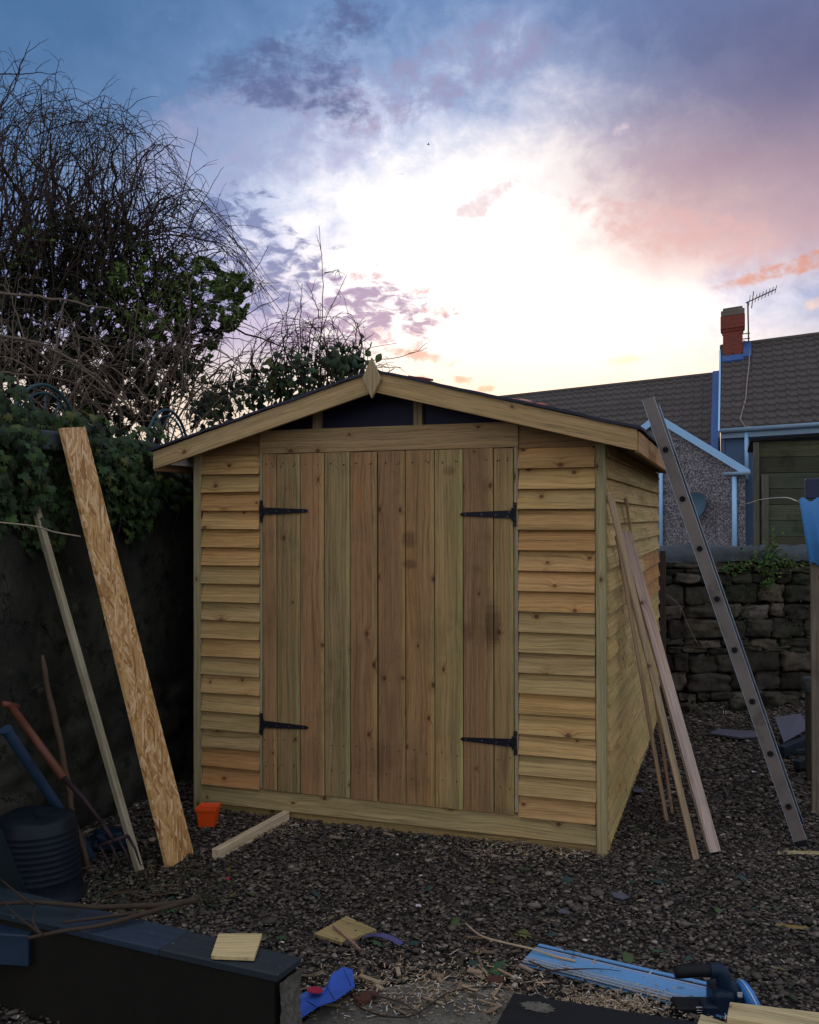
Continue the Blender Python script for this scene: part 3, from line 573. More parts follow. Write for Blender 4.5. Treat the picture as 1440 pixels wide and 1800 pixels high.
a, b = D(72, 1152, 4.0), D(128, 1412, 4.05); mb = MB(); b2 = b+(b-a)*1.35*(b.z/(a.z-b.z))/1.35
pts = stickpts(b2, a, 16, .01); mb.tube(pts, [.013]*13+[.012, .011, .012, .006], 8, (.09, .06, .04)); mb.build('broken_branch', 'bark', smooth=True, label='dark upright branch with a pale snapped top by the wall', cat='branch', loc=b2)
# garden fork
h0, h1 = D(18, 1240, 3.95), D(112, 1368, 3.8); s1 = D(180, 1448, 3.72)
fk = thing('garden_fork', G(215, 1530), 'garden fork with orange handle leaning tines down against the dark wall', 'fork')
ax = (h1-h0).normalized(); mb = MB(); mb.tube([h0-ax*.0+Vector((0, -.045, .015)), h0, h0+Vector((0, .045, -.015))], .014, 8); mb.tube([h0, h1], .017, 10); mb.build('handle', 'fork', fk, smooth=True)
mb = MB(); mb.tube([h1, h1.lerp(s1, .5)+Vector((0, 0, .012)), s1], [.012, .010, .008], 8); sidev = (RT*.9+FW*.3+UP*.25).normalized()
tw_ = D(200, 1478, 3.7); mb.tube([tw_-sidev*.055, tw_, tw_+sidev*.055], .008, 6)
mb.tube([s1, tw_], .009, 6); mb.build('shaft', 'rust', fk, smooth=True)
for q in (-.055, -.018, .018, .055):
    a = tw_+sidev*q; b = D(222, 1530, 3.66)+sidev*q; m_ = a.lerp(b, .5)+Vector((.012, -.01, .01)); mb = MB(); mb.tube([a, m_, b], [.006, .005, .0025], 6); mb.build('tine', 'rust', fk, smooth=True)
a, b = D(10, 1282, 3.75), D(97, 1412, 4.0); mb = MB(); dirp = (b-a).normalized(); e_ = a+dirp*((a.z-.01)/-dirp.z); mb.tube([a, e_], .021, 14); mb.tube([a-dirp*.002, a+dirp*.012], .024, 14); mb.build('blue_pole', 'pole', smooth=False, label='dull blue pole leaning in the corner behind the black tub', cat='pole', loc=e_)
# upturned tub
tb = thing('rubber_tub', (-.01, -1.28, 0), 'black ribbed rubber tub turned upside down beside the wall', 'tub')
cxy = Vector((.03, -1.245, 0)); mb = MB(); prof = [(.172, .0), (.178, .006), (.178, .02), (.168, .024), (.164, .05), (.160, .08)]
for k in range(9): z = .09+k*.02; r_ = .162-.0018*k*1.2; prof += [(r_, z), (r_+.0010, z+.004), (r_+.0010, z+.008), (r_-.001, z+.011)]
prof += [(.138, .285), (.130, .297), (.115, .302), (.06, .300), (.0005, .299)]
v = []; f = []; ns = 48
for r_, z in prof:
    for k in range(ns): q = 2*math.pi*k/ns; rr_ = r_*(1+.02*math.sin(2*q+.5)); rr_ *= 1.08; v.append(cxy+Vector((rr_*math.cos(q), rr_*math.sin(q), z*1.12+(.006*math.sin(q*3) if z > .28 else 0))))
for i in range(len(prof)-1):
    for k in range(ns): k2 = (k+1) % ns; f.append((i*ns+k, i*ns+k2, (i+1)*ns+k2, (i+1)*ns+k))
mb.add(v, f); mb.build('tub_body', 'rubber', tb, smooth=True)
for sg in (-1, 1):
    mb = MB(); c_ = cxy+Vector((sg*.09, -.15, .03)) if 0 else cxy+Vector((.176*math.cos(-.6 if sg > 0 else 2.5), .176*math.sin(-.6 if sg > 0 else 2.5), .02)); t_ = Vector((.3, .9, 0)).normalized()
    mb.tube([c_-t_*.05, c_-t_*.04+Vector((sg*.03, 0, .0)), c_+t_*.04+Vector((sg*.03, 0, .0)), c_+t_*.05], .008, 8); mb.build('tub_handle', 'rubber', tb, smooth=True)
# bluish plastic bag behind the fork
mb = MB(); mb.rock(G(192, 1515)+Vector((-.08, .12, .05)), (.09, .06, .05), .4, 7, .28, ex=.1); mb.build('plastic_sack', plain and 'navy', smooth=False, label='crumpled dark blue sack on the ground behind the fork tines', cat='sack')
# dark board leaning at the left edge
leanboard('dark_board', D(-40, 1430, 3.0), D(5, 1462, 2.95), G(-5, 1640), G(58, 1592), .02, 'black', 'dark grey-green board leaning at the left edge in front of the tub', 'board', (1.1, 1.4, 1.3))
# ================================================================ low wall with black capping
ZC = .30; N1, N2, F1, F2 = G(487, 1714, ZC), G(0, 1604, ZC), G(530, 1682, ZC), G(50, 1570, ZC)
dn = (N2-N1).normalized(); N2 = N1+dn*2.3; F2 = F1+(F2-F1).normalized()*2.3
lwl = thing('low_wall', ((N1+F1)/2).xyz*1., 'low wall with a black painted board cap in the left foreground', 'low wall'); lwl.location.z = 0
th = Vector((0, 0, -.022)); seg = [0, .205, .21, .40, 1.]
for i, (t0, t1, tt) in enumerate(((0, .17, (1, 1, 1)), (.1705, .335, (1., 1.2, 1.5)), (.3355, .62, (.8, 1, 1.05)), (.6205, 1., (.9, .95, 1)))):
    P = [N1.lerp(N2, t0), F1.lerp(F2, t0), F1.lerp(F2, t1), N1.lerp(N2, t1)]; P = [p+Vector((0, 0, U(-.002, .002))) for p in P]
    g = [((p-N1).dot(dn), (p-N1).dot(Vector((-dn.y, dn.x, 0))), 0) for p in P]; mb = MB(); mb.prism(P, th, tt, g=g+[(q[0], q[1]+.02, .02) for q in g]); mb.build('cap_board', 'black', lwl, bevel=.003)
inn = Vector((-dn.y, dn.x, 0)); inn = inn if inn.dot(F1-N1) > 0 else -inn
mb = MB(); P = [N1+inn*.006+dn*.012, F1-inn*.01+dn*.012, F2-inn*.01, N2+inn*.006]; mb.prism([p-Vector((0, 0, .0225)) for p in P], (0, 0, -.4)); mb.build('wall_body', 'mortar', lwl)
for o in (lwl.children): pass
mb = MB(); q0 = N1.lerp(F1, .06)-Vector((0, 0, .024)); q1 = N1.lerp(F1, .9)-Vector((0, 0, .024)); nx_, nz_ = 8, 26; v = []; f = []; outd = -dn
for j in range(nz_+1):
    for i in range(nx_+1): p = q0.lerp(q1, i/nx_)-Vector((0, 0, .33*j/nz_)); v.append(p+outd*(.004+.012*abs(mn.noise(p*14))+.004*mn.noise(p*40)))
for j in range(nz_):
    for i in range(nx_): a = j*(nx_+1)+i; f.append((a, a+nx_+1, a+nx_+2, a+1))
mb.add(v, f); mb.build('end_face', 'conc', lwl)
# square offcut on the cap
P = [G(x, y, ZC+.012) for x, y in ((371, 1681), (447, 1684), (461, 1642), (384, 1642))]; mb = MB(); g = [((p-P[0]).dot((P[1]-P[0]).normalized()), (p-P[0]).dot((P[3]-P[0]).normalized()), 0) for p in P]
mb.prism([p+Vector((0, 0, .002)) for p in P], (0, 0, -.011), (.62, .50, .26), g=g+g); mb.build('square_offcut', 'batten', label='pale square offcut of board lying on the black wall cap', cat='offcut', bevel=.001)
# blue box at left foreground
P = [G(x, y, .26) for x, y in ((-30, 1640), (50, 1643), (52, 1636), (-30, 1630))]; mb = MB(); a_, b_ = G(-30, 1640, .26), G(50, 1645, .26); bk = Vector((-.3, .9, 0)).normalized()
mb.prism([a_, b_, b_-Vector((0, 0, .095)), a_-Vector((0, 0, .095))], Vector((-.05, .12, 0)), (1, 1, 1)); mb.build('slate_box', M('slate_blue', plain((.012, .03, .06), .5, 0, .4, 12)), label='dull slate-blue box end at the lower left edge', cat='box', bevel=.003)

# ================================================================ cut branches over the low wall
def branch(name, pts, r0, r1, label, tint_=(.050, .036, .027), side=(), group='cut branches on the low wall', zjit=.004):
    P = smooth_pts(pts, 6); P = [p+Vector((0, 0, mn.noise(p*6)*zjit*2))+Vector(mn.noise_vector(p*9))*.004 for p in P]; mb = MB(); n_ = len(P); mb.tube(P, [r0+(r1-r0)*i/(n_-1) for i in range(n_)], 7, tint_)
    for sp in side: q = smooth_pts(sp, 5); mb.tube(q, [r1*.9+(r1*.35-r1*.9)*i/(len(q)-1) for i in range(len(q))], 5, tint_)
    return mb.build(name, 'bark', smooth=True, label=label, cat='branch', group=group)
def W3(l, z): return [G(x, y, z) for x, y in l]
branch('cut_branch', [G(348, 1583, .34), G(300, 1588, .335), G(200, 1594, .33), G(110, 1590, .33), G(0, 1588, .33)], .0105, .006, 'longer cut branch with a pale sawn end reaching over the gravel', side=[[G(60, 1592, .335), G(30, 1570, .36), G(0, 1545, .38)]])
branch('cut_branch', [G(322, 1587, .335), G(270, 1600, .325), G(200, 1620, .318), G(120, 1637, .316), G(50, 1650, .316)], .009, .005, 'cut branch lying along the front edge of the black wall cap', side=[[G(75, 1644, .32), G(30, 1610, .335), G(0, 1578, .37)], [G(70, 1640, .32), G(58, 1620, .33), G(62, 1600, .34)]])
branch('forked_twig', [G(240, 1604, .325), G(180, 1612, .32), G(110, 1622, .318)], .0065, .004, 'short dark twig lying between the two cut branches')
for i in range(16):
    x = U(90, 330); y = U(1530, 1590); a = G(x, y, .02+U(0, .03)); an = U(0, 6.28); ln = U(.06, .2)
    p = [a, a+Vector((math.cos(an), math.sin(an), U(0, .3)))*ln*.5, a+Vector((math.cos(an+U(-.5, .5)), math.sin(an+.3), U(-.05, .2)))*ln]
    branch('brushwood_twig', p, .004, .0015, 'thin brown twig in the litter behind the low wall', (.09, .065, .045), group='twigs in the litter behind the low wall')

# ================================================================ pot, offcuts, packaging
pt = G(366, 1452); pot = thing('orange_pot', pt, 'small square orange plastic pot by the shed corner', 'pot'); mb = MB(); b0, t0, hh = .038, .048, .100; rot = Matrix.Rotation(.25, 3, 'Z')
def sq(r, z): return [rot @ Vector((a*r, b*r, z))+pt for a, b in ((-1, -1), (1, -1), (1, 1), (-1, 1))]
rings = [sq(b0, 0), sq(b0+.008, hh*.82), sq(b0+.013, hh*.82), sq(b0+.014, hh), sq(b0+.010, hh), sq(b0+.004, hh*.8), sq(b0-.004, .006)]
v = sum(rings, []); f = [(0, 3, 2, 1)]+[(i*4+k, i*4+(k+1) % 4, (i+1)*4+(k+1) % 4, (i+1)*4+k) for i in range(6) for k in range(4)]+[(24, 25, 26, 27)]; mb.add(v, f); mb.build('pot_body', 'orange', pot, bevel=.003)
mb = MB(); mb.beam(G(378, 1503, .025), G(504, 1434, .025), .05, .034, (0, 0, 1), (.74, .60, .42)); o = mb.build('timber_offcut', 'batten', label='short thick timber offcut lying on gravel before the doors', cat='offcut', bevel=.002)
P = [G(x, y, .014) for x, y in ((552, 1641), (609, 1610), (662, 1634), (600, 1656))]; mb = MB(); g = [((p-P[0]).dot((P[1]-P[0]).normalized()), (p-P[0]).dot((P[3]-P[0]).normalized()), 0) for p in P]; g = [(b, a, 0) for a, b, _ in g]
mb.prism(P, (0, 0, -.012), (.40, .31, .14), g=g+g); mb.build('board_offcut', 'batten', label='ragged yellowish board offcut lying flat on the middle of the gravel', cat='offcut', bevel=.001)
mb = MB(); mb.beam(G(586, 1628, .024), G(633, 1670, .012), .011, .006, (0, 0, 1), (.38, .24, .18)); mb.build('splinter', 'batten', label='thin splinter lying across the ragged offcut', cat='splinter')
mb = MB(); pp = smooth_pts([G(640, 1646, .012), G(665, 1643, .03), (G(690, 1650, .02)), G(706, 1660, .008)], 5)
v = []; f = []
for i, p in enumerate(pp): wv_ = Vector((.004, .012, .002)); v += [p-wv_, p+wv_]
f = [(2*i, 2*i+2, 2*i+3, 2*i+1) for i in range(len(pp)-1)]; k = len(v); v += [Vector(q)-Vector((0, 0, .0012)) for q in v]; f += [tuple(k+r for r in q[::-1]) for q in f]; mb.add(v, f)
mb.build('plastic_strap', M('violet_plastic', plain((.07, .07, .20), .45)), label='curled violet plastic strap right of the ragged offcut', cat='strap')
# blue card with red mark
cardpts = [(513, 1796), (505, 1762), (540, 1742), (575, 1735), (583, 1712), (605, 1699), (620, 1705), (624, 1734), (590, 1758), (560, 1768), (525, 1792)]
cb = MB(); 
def zc(x): return .028+.03*math.sin((x-505)/120*2.6)
P = [G(x, y, zc(x)) for x, y in cardpts]; cc = sum(P, Vector())/len(P); k = len(P); f = [(k, i, (i+1) % k) for i in range(k)]; f = [t[::-1] for t in f]
card = thing('blue_packaging', (cc.x, cc.y, 0), 'torn blue packaging with a red spot beside the low wall end', 'packaging'); v = P+[cc]; v2 = [q-Vector((0, 0, .003)) for q in v]; f2 = [tuple(k+1+r for r in t[::-1]) for t in f]+[(i, (i+1) % k, k+1+(i+1) % k, k+1+i) for i in range(k)]
cb.add(v+v2, f+f2); cb.build('card_sheet', 'bluecard', card)
mb = MB(); ce = G(554, 1741, zc(554)+.006); ring = [ce+Vector((.026*math.cos(q), .02*math.sin(q), 0)) for q in [i*.45 for i in range(14)]]; mb.prism(ring, (0, 0, .002)); mb.build('red_spot', 'redmark', card)
for q0_, q1_ in (((575, 1736), (588, 1757)), ((540, 1760), (556, 1770)), ((604, 1704), (617, 1733))):
    mb = MB(); a, b = G(*q0_, zc(q0_[0])+.006), G(*q1_, zc(q1_[0])+.004); mb.beam(a, b, .0025, .001, (0, 0, 1)); mb.build('fold_line', 'blackplastic', card)

# ================================================================ guide rail
ra, rb, rc, rd = G(948, 1660, .014), G(916, 1693, .014), G(1318, 1745, .014), G(1273, 1787, .014)
rl = thing('guide_rail', (G(920, 1690)), 'long grooved aluminium guide rail coloured with blue sky reflection lying on the gravel', 'guide rail')
La = (rc-ra); Lb = (rd-rb)
def strip(nm, w0, w1, z0, z1, mat):
    P = [ra.lerp(rb, w0), ra.lerp(rb, w1), rc.lerp(rd, w1), rc.lerp(rd, w0)]; mb = MB(); mb.prism([p+Vector((0, 0, z0)) for p in P], (0, 0, z1-z0)); return mb.build(nm, mat, rl)
strip('rail_plate', 0, 1, -.006, .0, 'rail')
for w0, w1, z1, m_ in ((.0, .10, .003, 'rail'), (.105, .22, .0005, 'railD'), (.225, .25, .006, 'railW'), (.28, .68, .003, 'rail'), (.685, .73, .0015, 'railD'), (.73, .76, .006, 'railW'), (.78, .83, .001, 'railD'), (.84, .865, .005, 'railW'), (.87, .92, .001, 'railD'), (.925, .945, .004, 'railW'), (.95, .999, .001, 'railD')):
    strip('rail_rib' if m_ != 'railD' else 'grip_strip', w0, w1, .0, z1, m_)
branch('peeled_stick', [G(818, 1625, .02), G(850, 1648, .024), G(905, 1662, .026), G(975, 1680, .026), G(1012, 1690, .022)], .0028, .0045, 'peeled pale stick lying over the end of the blue rail', (.42, .33, .22), group=None)
# ================================================================ circular saw
saw = thing('circular_saw', G(1265, 1792), 'cordless circular saw with black grip and blue guard on the rail', 'power saw')
dS = 2.92
def S(x, y, d=dS): return D(x, y, d)
mb = MB(); hs = [S(1186, 1709), S(1200, 1708), S(1230, 1706), S(1254, 1706)]; mb.tube(hs, [.0185, .020, .0195, .020], 14); mb.build('front_grip', 'blackplastic', saw, smooth=True)
mb = MB(); mb.tube(smooth_pts([S(1248, 1706), S(1266, 1708), S(1276, 1730), S(1292, 1748), S(1296, 1762)], 6), [.021+.0005*i for i in range(25)], 12); mb.build('rear_handle', 'navy', saw, smooth=True)
mb = MB(); mb.rock(S(1266, 1765), (.030, .05, .055), .3, 7, .05, ex=.8); mb.build('saw_body', 'navy', saw, smooth=True)
c_ = S(1216, 1778); R_ = Matrix.Rotation(-YAW*-1, 3, 'Z'); mb = MB(); mb.board(c_, RT*.058, UP*.030, FW*.035); mb.build('battery', 'blackplastic', saw, bevel=.006)
mb = MB(); mb.board(S(1250, 1776, dS-.02), RT*.032, UP*.027, FW*.03); mb.build('motor_housing', 'navy', saw, bevel=.006)
for yy, ww in ((1771, .011), (1776, .009), (1780, .007), (1785, .010), (1789, .006)):
    mb = MB(); c2 = S(1230, yy, dS-.0375); mb.board(c2, RT*ww, UP*(.0016 if yy == 1771 else .0006), FW*.0006); mb.build('label_line', 'white', saw)
mb = MB(); mb.tube([S(1281, 1752), S(1307, 1758)], .026, 16); mb.build('motor_collar', 'red', saw, smooth=False)
mb = MB(); mb.board(S(1301, 1749, dS-.028), RT*.008, UP*.008, FW*.001); mb.board(S(1301, 1752, dS-.03), RT*.005, UP*.002, FW*.001); mb.build('rating_plate', 'white', saw)
mb = MB(); axs = (RT*.93+FW*.1+UP*.32).normalized(); cg = S(1318, 1765); u1 = axs.cross(Vector((0, 0, 1))).normalized(); u2 = axs.cross(u1); v = []; f = []; ns = 40
for i, (r_, t_) in enumerate(((.002, -.018), (.05, -.017), (.066, -.012), (.072, -.002), (.072, .008), (.066, .014), (.002, .016))):
    for k in range(ns): q = 2*math.pi*k/ns; v.append(cg+axs*t_+(u1*math.cos(q)+u2*math.sin(q))*r_)
for i in range(6):
    for k in range(ns): f.append((i*ns+k, i*ns+(k+1) % ns, (i+1)*ns+(k+1) % ns, (i+1)*ns+k))
mb.add(v, f); mb.build('blade_guard', 'blueplastic', saw, smooth=True)
mb = MB(); mb.tube([cg+axs*(-.02), cg+axs*(-.012)], .03, 20); mb.build('guard_hub', 'navy', saw)
mb = MB(); mb.tube([cg+axs*.001+(u1*math.cos(q)+u2*math.sin(q))*.073 for q in [i*.16 for i in range(40)]], .0022, 5); mb.build('guard_rim', 'railW', saw, smooth=True)
mb = MB(); mb.board(S(1325, 1792), RT*.045, FW*.05, UP*.002); mb.build('base_plate', 'rail', saw, bevel=.001)
# timbers in the foreground
def slab(name, pts, z, th_, mat, label, tint_, cat='timber', par=None):
    P = [G(x, y, z) for x, y in pts]; mb = MB(); d0 = (P[1]-P[0]).normalized(); d1 = (P[3]-P[0]).normalized(); g = [((p-P[0]).dot(d0)+z*9, (p-P[0]).dot(d1), 0) for p in P]
    mb.prism(P[::-1], (0, 0, -th_), tint_, g=g[::-1]+[(q[0], q[1]+.03, 0) for q in g[::-1]]); return mb.build(name, mat, par, label=label, cat=cat, bevel=.002)
slab('black_plank', ((873, 1799), (1260, 1850), (1240, 1799), (903, 1745)), .05, .045, 'black', 'black painted plank with a worn grey patch in the foreground', (.45, .42, .42), 'plank')
mb = MB(); ce = G(945, 1770, .0512); mb.prism([ce+Vector((math.cos(q), math.sin(q)*.6, 0))*.05*(1+.35*mn.noise(Vector((math.cos(q)*2, math.sin(q)*2, 4)))+.25*mn.noise(Vector((math.cos(q)*7, math.sin(q)*7, 1)))) for q in [i*.0898 for i in range(70)]], (0, 0, .0005)); pk = bpy.data.objects['black_plank']; mb.build('worn_patch', 'conc', pk)
bpy.data.objects['worn_patch'].location = -pk.location*0; 
slab('timber_block', ((1278, 1787), (1500, 1826), (1490, 1785), (1283, 1761)), .13, .07, 'oldwood', 'large sawn timber with a knot at the bottom right edge', (.56, .46, .25))
slab('timber_block', ((1215, 1830), (1290, 1840), (1284, 1800), (1232, 1782)), .11, .05, 'oldwood', 'small sawn timber block half hidden left of the large one', (.55, .46, .26))
slab('thin_lath', ((1366, 1500), (1470, 1501), (1470, 1496), (1368, 1495)), .012, .008, 'batten', 'thin lath lying on the gravel at the foot of the ladder', (.42, .36, .20), 'lath')
slab('thin_lath', ((1362, 1626), (1420, 1634), (1422, 1629), (1364, 1622)), .012, .005, 'batten', 'short yellow strip of wood lying on the gravel below the ladder', (.24, .17, .06), 'lath')
# concrete slab
mb = MB(); P = [G(x, y, .012) for x, y in ((470, 1850), (560, 1775), (640, 1742), (760, 1722), (870, 1732), (960, 1760), (1010, 1850))]; mb.prism(P, (0, 0, -.05)); mb.build('concrete_path', 'conc', kind='structure')

# ================================================================ back stone wall
bw = thing('stone_wall', (2.9, 4.0, 0), 'low dark rubble stone wall with rounded coping behind the shed', 'wall')
wa, wb = Vector((1.2, 3.27, 0)), Vector((5.2, 5.06, 0)); wd_ = (wb-wa).normalized(); wn = Vector((wd_.y, -wd_.x, 0))
mb = MB(); z = -.05
while z < 1.12:
    hh = random.choice((.05, .07, .09, .12, .16)); x = -U(0, .2)
    while x < 4.4:
        ln = U(.12, .38) if hh > .10 else U(.07, .26); zz = z+U(-.012, .012)
        mb.rock(wa+wd_*(x+ln/2)+wn*U(-.012, .012)+Vector((0, 0, zz+hh/2)), (ln/2*.98, .085, hh/2*U(.86, 1.02)), math.atan2(wd_.y, wd_.x)+U(-.08, .08), 6, .15, ex=.78); x += ln
    z += hh
mb.build('wall_stones', 'stone', bw, smooth=True)
mb = MB(); mb.beam(wa-wn*.12+Vector((0, 0, .55)), wb-wn*.12+Vector((0, 0, .55)), 1.2, .2); mb.build('wall_core', 'mortar', bw)
mb = MB(); nx_, ns = 120, 14; v = []; f = []
for i in range(nx_+1):
    for k in range(ns):
        q = math.pi*k/(ns-1); p = wa.lerp(wb, i/nx_)-wn*.10; rz_ = .135; pp_ = p+wn*math.cos(q)*.20+Vector((0, 0, 1.155+max(0, math.sin(q))**.7*rz_)); v.append(pp_+Vector(mn.noise_vector(pp_*5))*.018+Vector(mn.noise_vector(pp_*18))*.006)
for i in range(nx_):
    for k in range(ns-1): f.append((i*ns+k, i*ns+k+1, (i+1)*ns+k+1, (i+1)*ns+k))
mb.add(v, f); mb.build('coping', 'coping', bw, smooth=True)
mb = MB(); mb.box((2.13, 3.28, 0), (2.172, 3.32, 1.262), (.09, .07, .055), 2); mb.build('fence_post', 'oldwood', label='dark square post standing behind the shed corner', cat='post')

# ================================================================ leaves
def ivy_leaf(s):
    pts = [(0, 0), (.32, -.12), (.5, .18), (.30, .30), (.34, .62), (.10, .55), (0, .95), (-.10, .55), (-.34, .62), (-.30, .30), (-.5, .18), (-.32, -.12)]
    return [(a*s, b*s) for a, b in pts]
def oval_leaf(s, w_=.32):
    return [(w_*math.sin(math.pi*t)*sg*s*(1-.25*t), t*s) for sg, t in [(1, .0), (1, .2), (1, .45), (1, .7), (1, .9), (1, 1), (-1, .9), (-1, .7), (-1, .45), (-1, .2)]]
def add_leaves(mb, items, shape):
    """items: (pos, normal, up, size, tint)"""
    for pos, nr_, up, s, t in items:
        n_ = Vector(nr_).normalized(); y_ = Vector(up); y_ = (y_-n_*y_.dot(n_)).normalized(); x_ = y_.cross(n_); sh = shape(s); k = len(sh); fold = U(.05, .35)
        v = [Vector(pos)+x_*a+y_*b-n_*(abs(a)*fold+b*b/s*.25) for a, b in sh]
        ctr = Vector(pos)+y_*s*.4
        v.append(ctr); mb.add(v, [(k, (i+1) % k, i) for i in range(k)], None, t)
# ivy over the left wall
ivy = thing('ivy_plant', (WX, -.4, 0), 'dark green ivy hanging over the top of the left wall', 'ivy')
def ivy_bottom(y):       # lower limit of ivy on the wall by position along it
    tab = [(-2.6, 1.2), (-1.2, 1.40), (-.95, 1.50), (-.85, 1.35), (-.72, 1.38), (-.62, 1.5), (-.5, 1.62), (-.38, 1.52), (-.22, 1.48), (-.1, 1.35), (.05, 1.50), (.2, 1.55), (.45, 1.60), (.8, 1.66), (1.6, 1.75), (5, 1.8)]
    for (a, b), (c, d) in zip(tab, tab[1:]):
        if a <= y <= c: return b+(d-b)*(y-a)/(c-a)
    return 1.8
items = []
for i in range(3600):
    y = U(-1.7, .1) if random.random() < .88 else U(.1, .9); zb_ = ivy_bottom(y)+.09*mn.noise(Vector((y*7, 3, 0))); top_ = 2.0+.10*mn.noise(Vector((y*3, 0, 0)))+max(0, -.5-y)*.22
    z = zb_+(top_-zb_)*random.random()**.75; bul = .03+.13*math.sin(max(0, min(1, (z-zb_)/(top_-zb_)))*2.6); x = WX+U(.0, bul)
    if z > 1.93: x = U(WX-.25, WX+.12)
    if -.86 < y < -.5 and x > WX and z < 2.0: x = WX+U(-.0, .03)
    if y > .0 and random.random() < .4: continue
    cdark = U(.6, 1.3); t = (.020*cdark, .046*cdark, .014*cdark) if random.random() < .8 else (.035, .075, .016)
    items.append(((x, y, z), (1+U(-.5, .2), U(-.9, .4), U(-.1, .9)), (U(-.3, .3), U(-.6, .6), -1), U(.028, .066), t))
mb = MB(); add_leaves(mb, items, ivy_leaf); mb.build('foliage', 'leaf', ivy)
mb = MB()
for i in range(46):
    y = U(-1.7, .7); z = U(1.8, 2.0); P = [Vector((WX+.03, y, z))]
    for k in range(10): P.append(P[-1]+Vector((U(-.012, .015), U(-.03, .03), -U(.02, .055))))
    mb.tube(P, .0025, 4, (.05, .035, .025), cap=False)
mb.build('trailing_shoots', 'bark', ivy)
# weeds on the right stone wall
wd2 = thing('wall_weed', wa+wd_*2.4, 'light green weeds growing on the coping of the stone wall', 'weed'); items = []; mb2 = MB()
for i in range(400):
    c1 = random.choice(((1345, 985, 45, 22), (1290, 995, 28, 10), (1355, 965, 12, 26), (1350, 1010, 14, 34), (1380, 990, 20, 10))); px, py = random.gauss(c1[0], c1[2]*.5), random.gauss(c1[1], c1[3]*.6)
    d_ = ray(px, py); pw = wa+wn*.11; t_ = (pw-CAM).dot(wn)/d_.dot(wn); p = CAM+d_*t_+wn*U(0, .05); items.append((p, (U(-.6, .6), -1, U(-.2, 1)), (U(-1, 1), U(-.4, .4), U(-1, 1)), U(.018, .038), (.05*U(.5, 1.4), .11*U(.6, 1.3), .022)))
add_leaves(mb2, items, oval_leaf); mb2.build('foliage', 'leaf', wd2)
for (x0, y0, sx, sy, n_) in ((1290, 1060, 24, 20, 60), (1300, 1090, 20, 14, 50), (1240, 1160, 40, 20, 60), (1410, 1090, 24, 30, 50)):
    items = []; mb2 = MB()
    for i in range(n_):
        px, py = random.gauss(x0, sx), random.gauss(y0, sy); d_ = ray(px, py); pw = wa+wn*.09; t_ = (pw-CAM).dot(wn)/d_.dot(wn); items.append((CAM+d_*t_+wn*U(0, .03), (U(-.6, .6), -1, U(-.2, 1)), (U(-1, 1), 0, U(-1, 1)), U(.014, .028), (.022, .05, .014)))
    add_leaves(mb2, items, oval_leaf); mb2.build('wall_creeper', 'leaf', label='small dark creeper rooted in the joints of the stone wall', cat='weed', group='creepers in the stone wall joints')

# ================================================================ teal iron arches over the wall
def arch(y0, r_, z0, label, spokes=True, ex=1.15):
    t_ = thing('iron_arch', (WX-.1, y0, 1.9), label, 'iron arch', 'teal iron arches on the left wall'); X0 = WX-.1
    def pt_(a, rr_): return (X0, y0-math.cos(a)*rr_, z0+math.sin(a)*rr_*ex)
    mb = MB(); mb.tube([pt_(math.pi*i/24, r_) for i in range(25)], .009, 8); mb.build('outer_hoop', 'teal', t_, smooth=True)
    mb = MB(); mb.tube([pt_(math.pi*i/24, r_*.86) for i in range(25)], .006, 8); mb.build('inner_hoop', 'teal', t_, smooth=True)
    mb = MB(); mb.tube([pt_(math.pi*i/12, r_*.22) for i in range(13)], .006, 6); mb.build('centre_hoop', 'teal', t_, smooth=True)
    for k in range(1, 6): a = math.pi*k/6; mb = MB(); mb.tube([pt_(a, r_*.22), pt_(a, r_*.86)], .005, 6); mb.build('spoke', 'teal', t_, smooth=True)
    mb = MB(); mb.tube([(X0, y0-r_-.03, z0), (X0, y0+r_+.03, z0)], .008, 6); mb.build('base_bar', 'teal', t_, smooth=True)
arch(.42, .21, 1.915, 'teal iron half-wheel arch with spokes beside the shed roof edge'); arch(-.62, .24, 1.89, 'teal iron half-wheel arch half buried in ivy above the strand board')

# ================================================================ twig trees
def interp(tab, x):
    if x <= tab[0][0]: return tab[0][1]
    for (a, b), (c, d) in zip(tab, tab[1:]):
        if x <= c: return b+(d-b)*(x-a)/(c-a)
    return tab[-1][1]
class TW:      # fast tapering 3-sided tubes in numpy
    def __init__(s): s.V = []; s.F = []; s.n = 0
    def add(s, P, r0, r1, sides=3):
        P = np.asarray(P); n = len(P); T = np.gradient(P, axis=0); T /= np.linalg.norm(T, axis=1)[:, None]+1e-9
        ref = np.array([.31, .2, .93]); A = np.cross(T, ref); A /= np.linalg.norm(A, axis=1)[:, None]+1e-9; B = np.cross(T, A)
        rad_ = np.linspace(r0, r1, n)[:, None]; a = np.arange(sides)*2*np.pi/sides
        V = P[:, None, :]+(A[:, None, :]*np.cos(a)[None, :, None]+B[:, None, :]*np.sin(a)[None, :, None])*rad_[:, None, :]
        i = np.arange(n-1)[:, None]*sides; k = np.arange(sides)[None, :]; k2 = (k+1) % sides
        s.F.append(np.stack([i+k, i+k2, i+sides+k2, i+sides+k], -1).reshape(-1, 4)+s.n); s.V.append(V.reshape(-1, 3)); s.n += n*sides
    def build(s, name, parent, mat, tint_): return npmesh(name, np.concatenate(s.V), np.concatenate(s.F), 4, parent, mat, tint_)
